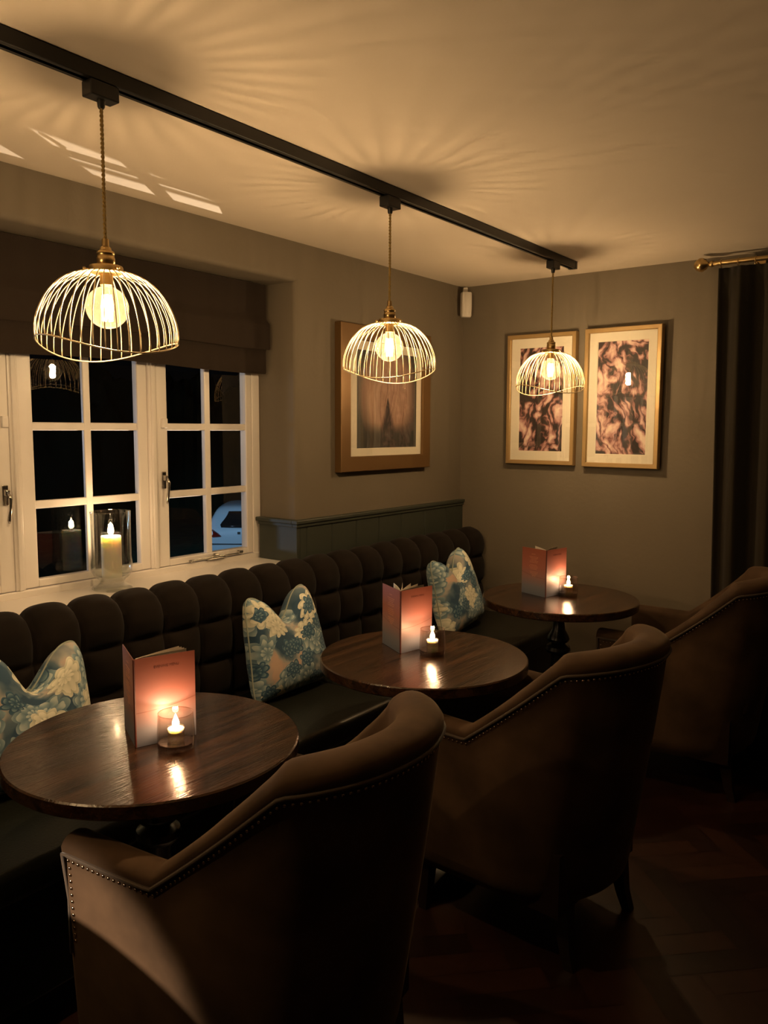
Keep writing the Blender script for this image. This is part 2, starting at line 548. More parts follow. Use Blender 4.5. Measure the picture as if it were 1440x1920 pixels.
def pydata(name, vs, fs, mat=None, parent=None, smooth=False, **k):
    me = bpy.data.meshes.new(name)
    me.from_pydata([tuple(v) for v in vs], [], fs)
    me.update()
    bm = bmesh.new()
    bm.from_mesh(me)
    bmesh.ops.recalc_face_normals(bm, faces=bm.faces)
    bm.to_mesh(me)
    bm.free()
    return link(name, me, mat, parent, smooth, **k)


def bm_box(bm, x0, x1, y0, y1, z0, z1, bev=0.0, seg=2):
    r = bmesh.ops.create_cube(bm, size=1)
    vs = r['verts']
    for v in vs:
        v.co = Vector(((x0 + x1) / 2 + v.co.x * (x1 - x0), (y0 + y1) / 2 + v.co.y * (y1 - y0), (z0 + z1) / 2 + v.co.z * (z1 - z0)))
    if bev > 0:
        es = list({e for v in vs for e in v.link_edges})
        bmesh.ops.bevel(bm, geom=es, offset=bev, segments=seg, affect='EDGES', profile=0.5)


def box(name, x0, x1, y0, y1, z0, z1, mat, parent=None, bev=0.0, seg=2, **k):
    bm = bmesh.new()
    bm_box(bm, x0, x1, y0, y1, z0, z1, bev, seg)
    return from_bm(name, bm, mat, parent, **k)


def lathe_data(prof, n=32, axis_c=(0, 0), closed=False):
    vs, fs = [], []
    cx, cy = axis_c
    for (r, z) in prof:
        for i in range(n):
            a = 2 * pi * i / n
            vs.append((cx + r * cos(a), cy + r * sin(a), z))
    m = len(prof)
    for j in range(m - 1 if not closed else m):
        for i in range(n):
            a = j * n + i
            b_ = j * n + (i + 1) % n
            c = ((j + 1) % m) * n + (i + 1) % n
            d = ((j + 1) % m) * n + i
            fs.append((a, b_, c, d))
    return vs, fs


def lathe(name, prof, mat, parent=None, n=32, smooth=True, closed=False, **k):
    vs, fs = lathe_data(prof, n, closed=closed)
    me = bpy.data.meshes.new(name)
    me.from_pydata(vs, [], fs)
    bm = bmesh.new()
    bm.from_mesh(me)
    bmesh.ops.remove_doubles(bm, verts=bm.verts, dist=1e-5)
    bm.to_mesh(me)
    bm.free()
    bm = bmesh.new()
    bm.from_mesh(me)
    bpy.data.meshes.remove(me)
    o = from_bm(name, bm, mat, parent, smooth, **k)
    if smooth:
        sharp(o, 40)
    return o


def sharp(o, deg=35):
    me = o.data
    bm = bmesh.new()
    bm.from_mesh(me)
    lim = radians(deg)
    for e in bm.edges:
        if len(e.link_faces) == 2 and e.calc_face_angle(0) > lim:
            e.smooth = False
    bm.to_mesh(me)
    bm.free()
    for p in me.polygons:
        p.use_smooth = True


def tube_data(pts, r, n=8, closed=False, vs=None, fs=None):
    vs = [] if vs is None else vs
    fs = [] if fs is None else fs
    base = len(vs)
    pts = [Vector(p) for p in pts]
    m = len(pts)
    up_ = None
    for i, p in enumerate(pts):
        if closed:
            t = pts[(i + 1) % m] - pts[i - 1]
        else:
            t = pts[min(i + 1, m - 1)] - pts[max(i - 1, 0)]
        t.normalize()
        if up_ is None:
            up_ = t.orthogonal().normalized()
        else:
            up_ = (up_ - t * up_.dot(t)).normalized()
        bi = t.cross(up_)
        rr = r[i] if isinstance(r, (list, tuple)) else r
        for k in range(n):
            a = 2 * pi * k / n
            vs.append(p + up_ * (rr * cos(a)) + bi * (rr * sin(a)))
    for i in range(m if closed else m - 1):
        for k in range(n):
            j = (i + 1) % m
            fs.append((base + i * n + k, base + i * n + (k + 1) % n, base + j * n + (k + 1) % n, base + j * n + k))
    if not closed:
        fs.append(tuple(base + k for k in range(n))[::-1])
        fs.append(tuple(base + (m - 1) * n + k for k in range(n)))
    return vs, fs


def tube(name, pts, r, mat, parent=None, n=8, closed=False, **k):
    vs, fs = tube_data(pts, r, n, closed)
    return pydata(name, vs, fs, mat, parent, True, **k)


def empty(name, label=None, cat=None, loc=(0, 0, 0), rotz=0.0, group=None, kind=None):
    o = bpy.data.objects.new(name, None)
    o.empty_display_size = 0.1
    C.objects.link(o)
    o.location = loc
    o.rotation_euler = (0, 0, rotz)
    tag(o, label, cat, group, kind)
    return o


def tag(o, label=None, cat=None, group=None, kind=None):
    if label:
        o['label'] = label
    if cat:
        o['category'] = cat
    if group:
        o['group'] = group
    if kind:
        o['kind'] = kind
    return o


def copy_tree(o, parent=None):
    c = o.copy()
    C.objects.link(c)
    c.parent = parent
    for ch in o.children:
        copy_tree(ch, c)
    return c


# ================================================================== ROOM SHELL
WX0, WX1 = -3.74, -1.37       # window opening
WZ0, WZ1 = 0.90, 2.125

def make_window_wall():
    bm = bmesh.new()
    T = 0.30
    x0, x1 = XL, 0.14
    xs = [x0, WX0, WX1, x1]
    zs = [-1.3, WZ0, WZ1, H + 0.10]
    def V(x, y, z):
        return bm.verts.new((x, y, z))
    front = [[V(x, 0, z) for x in xs] for z in zs]
    back = [[V(x, T, z) for x in xs] for z in zs]
    for j in range(3):
        for i in range(3):
            if i == 1 and j == 1:
                continue
            bm.faces.new((front[j][i], front[j][i + 1], front[j + 1][i + 1], front[j + 1][i]))
            bm.faces.new((back[j][i], back[j + 1][i], back[j + 1][i + 1], back[j][i + 1]))
    hole = [(1, 1), (1, 2), (2, 2), (2, 1)]
    for k in range(4):
        a, b2 = hole[k], hole[(k + 1) % 4]
        bm.faces.new((front[a[0]][a[1]], back[a[0]][a[1]], back[b2[0]][b2[1]], front[b2[0]][b2[1]]))
    ring = [(0, i) for i in range(4)] + [(j, 3) for j in range(1, 4)] + [(3, i) for i in (2, 1, 0)] + [(j, 0) for j in (2, 1)]
    for k in range(len(ring)):
        a, b2 = ring[k], ring[(k + 1) % len(ring)]
        bm.faces.new((front[a[0]][a[1]], front[b2[0]][b2[1]], back[b2[0]][b2[1]], back[a[0]][a[1]]))
    es = [e for e in bm.edges if all(abs(v.co.y) < 1e-6 for v in e.verts)
          and ((abs(e.verts[0].co.z - WZ1) < 1e-6 and abs(e.verts[1].co.z - WZ1) < 1e-6 and {round(v.co.x, 3) for v in e.verts} == {round(WX0, 3), round(WX1, 3)})
               or (all(abs(v.co.x - WX1) < 1e-6 for v in e.verts) and {round(v.co.z, 3) for v in e.verts} == {WZ0, WZ1}))]
    bmesh.ops.bevel(bm, geom=es, offset=0.022, segments=5, affect='EDGES', profile=0.5)
    o = from_bm('wall_left', bm, MT['wall'])
    sharp(o, 30)
    tag(o, kind='structure')

make_window_wall()
tag(box('wall_far', 0, 0.14, YR, 0, -0.1, H + 0.1, MT['wall']), kind='structure')
tag(box('wall_back', XL - 0.12, XL, YR, 0, -0.1, H + 0.1, MT['wall']), kind='structure')
tag(box('wall_right', XL - 0.12, 0.14, YR - 0.12, YR, -0.1, H + 0.1, MT['wall']), kind='structure')
tag(box('ceiling', XL, 0, YR, 0, H, H + 0.1, MT['ceiling']), kind='structure')


def make_floor():
    vs, fs = [], []
    w, L = 0.085, 0.34
    def quad(cx, cy, ang):
        dx, dy = cos(ang), sin(ang)
        hl, hw = L / 2 - 0.0008, w / 2 - 0.0008
        P = []
        for a, b_ in ((-hl, -hw), (hl, -hw), (hl, hw), (-hl, hw)):
            P.append((cx + a * dx - b_ * dy, cy + a * dy + b_ * dx))
        if all(XL < p[0] < 0 and YR < p[1] < 0 for p in P) is False:
            if not any(XL < p[0] < 0 and YR < p[1] < 0 for p in P):
                return
            P = [(min(0, max(XL, p[0])), min(0, max(YR, p[1]))) for p in P]
        b0 = len(vs)
        vs.extend([(p[0], p[1], 0.0) for p in P])
        fs.append((b0, b0 + 1, b0 + 2, b0 + 3))
    # herringbone lattice rotated by 45 degrees
    ca, sa = cos(pi / 4), sin(pi / 4)
    R = 60
    for i in range(-R, R):
        for j in range(-14, 15):
            # horizontal plank cell
            ox = i * w + j * 2 * L * 0 + j * L
            oy = i * w - j * L
            for (px, py, an) in ((ox + L / 2, oy + w / 2, 0), (ox - w / 2, oy + L / 2, pi / 2)):
                X = px * ca - py * sa - 2.0
                Y = px * sa + py * ca - 2.0
                quad(X, Y, an + pi / 4)
    b0 = len(vs)
    vs.extend([(XL, YR, -0.002), (0, YR, -0.002), (0, 0, -0.002), (XL, 0, -0.002), (XL, YR, -0.1), (0, YR, -0.1), (0, 0, -0.1), (XL, 0, -0.1)])
    for f in ((0, 1, 2, 3), (4, 5, 6, 7), (0, 1, 5, 4), (1, 2, 6, 5), (2, 3, 7, 6), (3, 0, 4, 7)):
        fs.append(tuple(b0 + k for k in f))
    me = bpy.data.meshes.new('floor')
    me.from_pydata(vs, [], fs)
    o = link('floor', me, MT['floor'])
    tag(o, kind='structure')

make_floor()


# wainscot panelling beside the window, with a returned cap
def make_wainscot():
    root = empty('wall_panelling', 'dark grey-green tongue-and-groove wall panelling with cap rail right of the window', 'wall panelling', (0, 0, 0))
    bm = bmesh.new()
    t = 0.022
    xs = [-1.372, -1.329, -1.158, -0.978, -0.800, -0.609, -0.393, -0.19, -0.002]
    for a, b_ in zip(xs[:-1], xs[1:]):
        bm_box(bm, a + 0.0012, b_ - 0.0012, -t, -0.001, 0.05, 1.075, 0.0025, 1)
    bm_box(bm, -1.37, -0.002, -t + 0.006, -0.001, 0.05, 1.075)
    from_bm('boards', bm, MT['wainscot'], root)
    box('return_board', -1.372 - t, -1.3725, -t, 0.215, 0.902, 1.075, MT['wainscot'], root, 0.0025, 1)
    bm = bmesh.new()
    vs = []
    a = 0.014
    bm_box(bm, -1.372 - t - a, -0.002, -t - a, -0.0015, 1.075, 1.093, 0.004)
    bm_box(bm, -1.372 - t - a, -1.3725, -0.0015, 0.226, 1.075, 1.093, 0.004)
    bm_box(bm, -1.372 - t - a * 0.5, -0.002, -t - a * 0.5, -0.0015, 1.060, 1.076, 0.003)
    bm_box(bm, -1.372 - t - a * 0.5, -1.3725, -0.0015, 0.215, 1.060, 1.076, 0.003)
    from_bm('cap_rail', bm, MT['wainscot'], root)

make_wainscot()


# ================================================================== WINDOW
GY = 0.247     # glass plane

def make_window():
    root = empty('window_1', kind='structure')
    wm = MT['white']
    yi, yo = 0.228, 0.295
    # outer frame with mullions
    bm = bmesh.new()
    zt = 2.10
    bm_box(bm, WX0 + 0.001, WX0 + 0.045, yi, yo, 0.905, zt, 0.004)
    bm_box(bm, -1.418, WX1 - 0.001, yi, yo, 0.905, zt, 0.004)
    bm_box(bm, WX0 + 0.001, WX1 - 0.001, yi, yo, zt, WZ1 - 0.001)
    bm_box(bm, WX0 + 0.001, WX1 - 0.001, yi - 0.004, yo, 0.901, 0.928, 0.004)
    for x in (-1.952, -2.518, -3.088):
        bm_box(bm, x - 0.018, x + 0.018, yi, yo, 0.928, zt, 0.004)
        bm_box(bm, x - 0.008, x + 0.008, yi - 0.006, yi + 0.002, 0.928, zt, 0.002, 1)
    from_bm('window_frame', bm, wm, root)
    sashes = [(-1.933, -1.419, -1.882, -1.453, True), (-2.499, -1.971, -2.447, -2.016, False), (-3.069, -2.537, -3.02, -2.590, True), (-3.694, -3.107, -3.65, -3.16, False)]
    for (x0, x1, g0, g1, opening) in sashes:
        y0 = yi + (0.002 if opening else 0.010)
        y1 = 0.270
        gy = GY
        bm = bmesh.new()
        bm_box(bm, x0, g0, y0, y1, 0.93, 2.098, 0.004)
        bm_box(bm, g1, x1, y0, y1, 0.93, 2.098, 0.004)
        bm_box(bm, g0 - 0.001, g1 + 0.001, y0, y1, 0.93, 0.958, 0.003)
        bm_box(bm, g0 - 0.001, g1 + 0.001, y0, y1, 1.776, 2.098, 0.003)
        s = from_bm('sash', bm, wm, root)
        bm = bmesh.new()
        mx = (g0 + g1) / 2
        bm_box(bm, mx - 0.0145, mx + 0.0145, y0 + 0.006, 0.262, 0.955, 1.778, 0.004)
        for z in (1.223, 1.499):
            bm_box(bm, g0 - 0.001, g1 + 0.001, y0 + 0.007, 0.262, z - 0.0145, z + 0.0145, 0.004)
        from_bm('glazing_bars', bm, wm, s)
        vs = [(g0 - 0.004, gy, 0.952), (g1 + 0.004, gy, 0.952), (g1 + 0.004, gy, 1.78), (g0 - 0.004, gy, 1.78)]
        pydata('pane', vs, [(0, 1, 2, 3)], MT['pane'], s)
    # sill board
    bm = bmesh.new()
    bm_box(bm, WX0 + 0.001, WX1 - 0.026, -0.030, 0.2265, 0.8995, 0.9015 + 0.002)
    bm_box(bm, WX0 - 0.02, WX1 + 0.012, -0.040, -0.0005, 0.875, 0.903, 0.008)
    from_bm('window_sill', bm, wm, root)
    # fittings
    def handle(x, z):
        bm = bmesh.new()
        bm_box(bm, x - 0.010, x + 0.010, 0.2225, 0.2300, z - 0.035, z + 0.035, 0.003)
        bm_box(bm, x - 0.008, x + 0.008, 0.204, 0.2235, z - 0.002, z + 0.020, 0.004)
        h = from_bm('handle', bm, MT['chrome'], root)
        vs, fs = tube_data([(x, 0.208, z + 0.012), (x + 0.006, 0.202, z - 0.01), (x + 0.004, 0.203, z - 0.05), (x, 0.206, z - 0.085), (x, 0.207, z - 0.095)], [0.006, 0.0065, 0.005, 0.006, 0.003], 8)
        pydata('lever', vs, fs, MT['chrome'], h, True)
    handle(-2.562, 1.265)
    handle(-1.908, 1.285)
    for x in (-2.556, -1.902):
        box('sash_catch', x - 0.011, x + 0.011, 0.214, 0.230, 1.495, 1.533, MT['white'], root, 0.003)
    bm = bmesh.new()
    bm_box(bm, -1.80, -1.50, 0.212, 0.218, 0.936, 0.943, 0.002)
    bm_box(bm, -1.70, -1.60, 0.208, 0.229, 0.931, 0.936, 0.002)
    bm_box(bm, -1.665, -1.640, 0.206, 0.224, 0.943, 0.955, 0.004)
    bm_box(bm, -1.525, -1.500, 0.206, 0.226, 0.938, 0.952, 0.004)
    bm_box(bm, -1.79, -1.77, 0.206, 0.226, 0.931, 0.942, 0.004)
    from_bm('window_stay', bm, MT['chrome'], root)

make_window()


# ================================================================== ROMAN BLIND
def make_blind():
    root = empty('roman_blind', 'brown cloth roman blind half lowered over the window', 'blind', (0, 0, 0))
    x0, x1 = -3.72, -1.402
    # side profile of the folded cloth (y, z)
    prof = [(0.150, 2.119), (0.149, 2.00), (0.146, 1.97), (0.128, 1.950), (0.126, 1.935), (0.124, 1.85), (0.128, 1.842), (0.146, 1.850), (0.152, 1.835),
            (0.150, 1.80), (0.148, 1.745), (0.152, 1.738), (0.160, 1.745), (0.165, 1.80), (0.165, 2.119)]
    nx = 40
    vs, fs = [], []
    for i in range(nx + 1):
        x = x0 + (x1 - x0) * i / nx
        for (y, z) in prof:
            w = 0.003 * sin(i * 1.1 + z * 9) + 0.004 * sin(i * 0.37)
            sag = 0.0
            if z < 1.9:
                sag = 0.006 * sin(x * 5.0)
            vs.append((x, y + w * (1 if z < 2.05 else 0), z + sag))
    m = len(prof)
    for i in range(nx):
        for j in range(m - 1):
            a = i * m + j
            fs.append((a, a + 1, a + m + 1, a + m))
    fs.append(tuple(range(m)))
    fs.append(tuple(nx * m + k for k in range(m))[::-1])
    o = pydata('blind_cloth', vs, fs, MT['blind'], root, True)
    sharp(o, 50)
    box('headrail', x0 + 0.02, x1 - 0.005, 0.158, 0.185, 2.098, 2.122, MT['white'], root, 0.002)

make_blind()


# ================================================================== TRACK LIGHT + PENDANTS
TY = -0.792
PX = [-2.83, -1.752, -0.512, -3.93]

def make_track():
    root = empty('ceiling_light_track', 'long black ceiling track carrying the row of wire pendants', 'light track', (0, TY, H))
    bm = bmesh.new()
    x0, x1 = -4.9, -0.300
    z0 = -0.034
    bm_box(bm, x0, x1, -0.018, -0.012, z0, -0.0005, 0.0015, 1)
    bm_box(bm, x0, x1, 0.012, 0.018, z0, -0.0005, 0.0015, 1)
    bm_box(bm, x0, x1, -0.017, 0.017, -0.010, -0.0005)
    bm_box(bm, x0, x1, -0.013, -0.006, z0, z0 + 0.004)
    bm_box(bm, x0, x1, 0.006, 0.013, z0, z0 + 0.004)
    from_bm('track_rail', bm, MT['black'], root)
    box('end_cap', x1 - 0.012, x1 + 0.010, -0.0195, 0.0195, -0.036, -0.0008, MT['black'], root, 0.002)

make_track()

ZC = 1.848      # top of the wire dome
RD = 0.160      # dome radius
DH = 0.170      # dome height

def dome_pt(th, t, phi, amp):
    zr = -DH + amp * cos(2 * (th - phi))
    r0 = 0.034
    # superellipse dome, t 0..1
    a = t * pi / 2
    r = r0 + (RD - r0) * (sin(a) ** 0.92)
    r *= 1 - 0.03 * max(0, t - 0.8) / 0.2
    z = zr * (1 - cos(a) ** 1.12)
    tw = th + 0.03 * (t - 1)
    return (r * cos(tw), r * sin(tw), z)


def make_pendant(x, phi, label, amp=0.020):
    root = empty('pendant_lamp', label, 'pendant lamp', (x, TY, ZC), 0, 'wire dome pendants on the ceiling track')
    zt = H - 0.034 - ZC
    # adapter in the track
    bm = bmesh.new()
    bm_box(bm, -0.036, 0.036, -0.0185, 0.0185, zt - 0.034, zt - 0.0005, 0.003)
    ad = from_bm('track_adapter', bm, MT['black'], root)
    lathe('cord_grip', [(0, zt - 0.052), (0.006, zt - 0.052), (0.008, zt - 0.048), (0.009, zt - 0.034), (0, zt - 0.034)], MT['black'], ad, 16)
    # twisted flex
    vs, fs = [], []
    z1, z0 = zt - 0.050, 0.070
    n = 150
    for ph in (0, pi):
        pts = [(0.0021 * cos(ph + k * 0.62), 0.0021 * sin(ph + k * 0.62), z1 + (z0 - z1) * k / n) for k in range(n + 1)]
        tube_data(pts, 0.0023, 6, False, vs, fs)
    pydata('flex_cord', vs, fs, MT['cord'], root, True)
    hold = lathe('lampholder', [(0, 0.074), (0.0075, 0.074), (0.0082, 0.058), (0.012, 0.055), (0.013, 0.049), (0.0190, 0.046), (0.0200, 0.042),
                                (0.0188, 0.040), (0.0188, 0.034), (0.0200, 0.032), (0.0200, 0.020), (0.0185, 0.018), (0.024, 0.016), (0.036, 0.014), (0.0375, 0.011), (0.0375, 0.000),
                                (0.034, -0.002), (0.0145, -0.003), (0.0145, -0.028), (0, -0.028)], MT['brass'], root, 32)
    for k in range(3):
        a = 0.5 + k * 2 * pi / 3
        vs, fs = tube_data([(0.036 * cos(a), 0.036 * sin(a), 0.006), (0.044 * cos(a), 0.044 * sin(a), 0.006), (0.0445 * cos(a), 0.0445 * sin(a), 0.006), (0.050 * cos(a), 0.050 * sin(a), 0.006)],
                           [0.0018, 0.0018, 0.0042, 0.0035], 8)
        pydata('thumb_screw', vs, fs, MT['brass'], hold, True)
    # wire dome
    vs, fs = tube_data([(0.034 * cos(a * pi / 20), 0.034 * sin(a * pi / 20), 0.0) for a in range(40)], 0.002, 6, True)
    shade = pydata('wire_shade', vs, fs, MT['brass_wire'], root, True)
    NW = 40
    for k in range(NW):
        th = 2 * pi * k / NW
        pts = [dome_pt(th, t / 14, phi, amp) for t in range(15)]
        tube('wire', pts, 0.00130, MT['brass_wire'], shade, 6)
    tube('rim_wire', [dome_pt(2 * pi * k / 96, 1, phi, amp) for k in range(96)], 0.0018, MT['brass_wire'], shade, 6, True)
    # globe bulb
    zb = -0.078
    Rb = 0.0475
    prof = [(0.013, -0.024), (0.0135, -0.032)]
    for k in range(3, 25):
        a = pi * k / 24
        if Rb * sin(a) > 0.016 or k > 12:
            prof.append((max(0.0, Rb * sin(a)), zb + Rb * cos(a)))
    bulb = lathe('globe_bulb', prof, MT['bulb'], root, 32)
    vs, fs = [], []
    for k in range(6):
        a = k * pi / 3
        r1, r2 = 0.009, 0.0115
        pts = [(r1 * cos(a), r1 * sin(a), -0.050), (r2 * cos(a + .25), r2 * sin(a + .25), -0.075), (r1 * cos(a + .5), r1 * sin(a + .5), -0.108)]
        tube_data(pts, 0.0024, 6, False, vs, fs)
    pydata('filament', vs, fs, MT['filament'], bulb, True)
    lathe('stem', [(0, -0.028), (0.007, -0.028), (0.004, -0.044), (0.002, -0.05), (0.0015, -0.075), (0, -0.075)], MT['clear'], bulb, 12)
    for dz in (-0.020, 0.0, 0.020):
        light('bulb_light', 'POINT', (0, 0, zb + dz), BULB_W / 3, LAMP_COL, 0.015, root)
    return root

make_pendant(PX[0], radians(-15), 'nearest large wire dome pendant hanging in front of the window')
make_pendant(PX[1], radians(-63), 'wire dome pendant hanging in front of the bronze-framed picture')
make_pendant(PX[2], radians(-35), 'farthest wire dome pendant hanging before the left of two gold-framed pictures')
make_pendant(PX[3], radians(0), 'wire dome pendant just beyond the left edge of the view')


# ================================================================== PICTURES
def make_picture(name, w, h, fw, depth, fmat, amat, mw, label, loc, rotz, tilt=0.0, art=None):
    """local: x right along the wall as seen from the room, z up, -y towards the room; origin bottom centre at the wall"""
    root = empty(name, label, 'framed picture', loc, rotz)
    root.rotation_euler = (tilt, 0, rotz)
    bm = bmesh.new()
    x0, x1 = -w / 2, w / 2
    # mitred frame: ring with profile
    prof = [(0, 0), (0, -depth + 0.003), (0.003, -depth), (fw - 0.004, -depth), (fw, -depth + 0.004), (fw, -0.004)]
    rings = []
    for (ins, y) in prof:
        rings.append([bm.verts.new((x0 + ins, y, ins)), bm.verts.new((x1 - ins, y, ins)), bm.verts.new((x1 - ins, y, h - ins)), bm.verts.new((x0 + ins, y, h - ins))])
    for a, b_ in zip(rings[:-1], rings[1:]):
        for k in range(4):
            bm.faces.new((a[k], a[(k + 1) % 4], b_[(k + 1) % 4], b_[k]))
    bm.faces.new(rings[0])
    from_bm('frame', bm, fmat, root)
    ym = -depth + 0.014
    a0, a1, b0, b1 = art if art else (x0 + fw + mw, x1 - fw - mw, fw + mw, h - fw - mw)
    X0, X1, Z0, Z1 = x0 + fw - 0.001, x1 - fw + 0.001, fw - 0.001, h - fw + 0.001
    vs = [(X0, ym, Z0), (X1, ym, Z0), (X1, ym, Z1), (X0, ym, Z1), (a0, ym, b0), (a1, ym, b0), (a1, ym, b1), (a0, ym, b1),
          (a0 + .002, ym + .002, b0 + .002), (a1 - .002, ym + .002, b0 + .002), (a1 - .002, ym + .002, b1 - .002), (a0 + .002, ym + .002, b1 - .002)]
    fs = [(0, 1, 5, 4), (1, 2, 6, 5), (2, 3, 7, 6), (3, 0, 4, 7), (4, 5, 9, 8), (5, 6, 10, 9), (6, 7, 11, 10), (7, 4, 8, 11)]
    pydata('mount', vs, fs, MT['mat'], root)
    me = bpy.data.meshes.new('print')
    yp = ym + 0.0025
    me.from_pydata([(a0, yp, b0), (a1, yp, b0), (a1, yp, b1), (a0, yp, b1)], [], [(0, 1, 2, 3)])
    uvl = me.uv_layers.new(name='UVMap')
    for i, c in enumerate([(0, 0), (1, 0), (1, 1), (0, 1)]):
        uvl.data[i].uv = c
    link('print', me, amat, root)
    pydata('glass', [(X0, ym - 0.006, Z0), (X1, ym - 0.006, Z0), (X1, ym - 0.006, Z1), (X0, ym - 0.006, Z1)], [(0, 1, 2, 3)], MT['art_glass'], root)
    return root

# on the window wall (faces -y)
make_picture('framed_picture', 0.735, 0.69, 0.072, 0.040, MT['frame_bronze'], hair_mat(), 0.05,
             'bronze-framed picture of hanging pinkish-brown hair, on the window wall behind the middle pendant', (-0.745, -0.001, 1.292), 0,
             art=(-0.238, 0.258, 0.108, 0.578))
# on the far wall (faces -x): local x -> world -y
make_picture('framed_picture', 0.395, 0.690, 0.0225, 0.036, MT['frame_gold'], bark_mat(1.3, 0.5), 0.048,
             'left gold-framed picture on the far wall, behind the farthest pendant', (-0.001, -0.508, 1.309), -pi / 2, radians(0.4))
make_picture('framed_picture', 0.393, 0.697, 0.0235, 0.036, MT['frame_gold'], bark_mat(4.1, -0.35), 0.043,
             'right gold-framed picture on the far wall, nearest the curtain', (-0.007, -0.951, 1.306), -pi / 2 - radians(1.0), radians(0.4))


# ================================================================== MOTION SENSOR
def make_sensor():
    root = empty('motion_sensor', 'small white motion sensor high in the corner of the room', 'motion sensor', (-0.048, -0.048, 2.115), radians(-45))
    # local -y faces the room diagonally
    vs, fs = [], []
    hw, dp, h = 0.030, 0.036, 0.135
    rows = [(0.0, 0.85), (0.008, 0.97), (0.05, 1.0), (0.10, 1.0), (h - 0.006, 0.98), (h, 0.9)]
    n = 12
    for (z, s) in rows:
        vs.append((hw * s, 0.006, z))
        for k in range(n + 1):
            a = pi * k / n
            vs.append((hw * s * cos(a), -dp * s * (sin(a) ** 0.28), z))
        vs.append((-hw * s, 0.006, z))
    m = n + 3
    for j in range(len(rows) - 1):
        for k in range(m):
            fs.append((j * m + k, j * m + (k + 1) % m, (j + 1) * m + (k + 1) % m, (j + 1) * m + k))
    fs.append(tuple(range(m)))
    fs.append(tuple((len(rows) - 1) * m + k for k in range(m)))
    o = pydata('housing', vs, fs, MT['plastic'], root, True)
    sharp(o, 40)
    lathe('lens', [(0, -0.0085), (0.006, -0.0075), (0.0105, -0.003), (0.012, 0.0)], simple('milky_lens', (0.33, 0.30, 0.27), 0.4), root, 16, loc=(0.0, -0.0355, 0.022), rot=(-pi / 2 + pi, 0, 0))
    lathe('indicator_light', [(0, -0.002), (0.0022, -0.001), (0.0024, 0.001)], emit('red_indicator', (1.0, 0.12, 0.25), 1.5), root, 10, loc=(-0.014, -0.0335, 0.058), rot=(pi / 2, 0, 0))
    box('bracket', -0.012, 0.012, 0.006, 0.030, 0.02, 0.165, MT['plastic'], root, 0.002)

make_sensor()


# ================================================================== CURTAIN
def make_curtain():
    rod_z, rod_x = 2.243, -0.105
    root = empty('curtain_rod', 'brass curtain rod with ball finial at the top right', 'curtain rod', (rod_x, -1.36, rod_z))
    tube('pole', [(0, 0.0, 0), (0, -0.05, 0), (0, -1.55, 0)], 0.0105, MT['brass'], root, 16)
    vs, fs = lathe_data([(0, 0.064), (0.010, 0.0625), (0.022, 0.054), (0.0305, 0.038), (0.0305, 0.026), (0.022, 0.010), (0.010, 0.003), (0.008, -0.004), (0.0135, -0.008), (0.0135, -0.018), (0.0105, -0.022)], 24)
    vs = [(x, z, y) for (x, y, z) in vs]
    pydata('ball_finial', vs, fs, MT['brass'], root, True)
    for y in (-0.20, -1.40):
        bm = bmesh.new()
        bm_box(bm, -0.004, 0.104, y - 0.006, y + 0.006, -0.022, -0.012, 0.002)
        bm_box(bm, 0.096, 0.104, y - 0.02, y + 0.02, -0.05, 0.02, 0.002)
        from_bm('wall_bracket', bm, MT['brass'], root)
    for k in range(12):
        y = -0.055 - k * 0.072
        pts = [(0.0165 * cos(a * pi / 10), y, -0.004 + 0.0165 * sin(a * pi / 10)) for a in range(20)]
        tube('curtain_ring', pts, 0.0018, MT['brass'], root, 6, True)
    # cloth
    vs, fs = [], []
    y0, y1 = -1.405, -2.45
    nx, nz = 150, 26
    zt, zb = 2.222, 0.018
    for j in range(nz + 1):
        v = j / nz
        z = zt + (zb - zt) * v
        for i in range(nx + 1):
            u = i / nx
            y = y0 + (y1 - y0) * u - 0.05 * v * (1 - u)
            gath = min(1, v / 0.06)
            amp = 0.010 * (1 - gath) + gath * (0.026 + 0.010 * sin(u * 9))
            f1 = sin(u * 2 * pi * 7.5 + 0.6 * sin(u * 13) + 0.4 * v)
            f2 = sin(u * 2 * pi * 30)
            x = -0.098 + amp * f1 + 0.004 * (1 - gath * 0.6) * f2
            vs.append((x, y, z))
    for j in range(nz):
        for i in range(nx):
            a = j * (nx + 1) + i
            fs.append((a, a + 1, a + nx + 2, a + nx + 1))
    o = pydata('curtain', vs, fs, MT['curtain'], None, True)
    m = o.modifiers.new('thick', 'SOLIDIFY')
    m.thickness = 0.006
    tag(o, 'long dark charcoal curtain hanging from the brass rod at the right edge', 'curtain')

make_curtain()


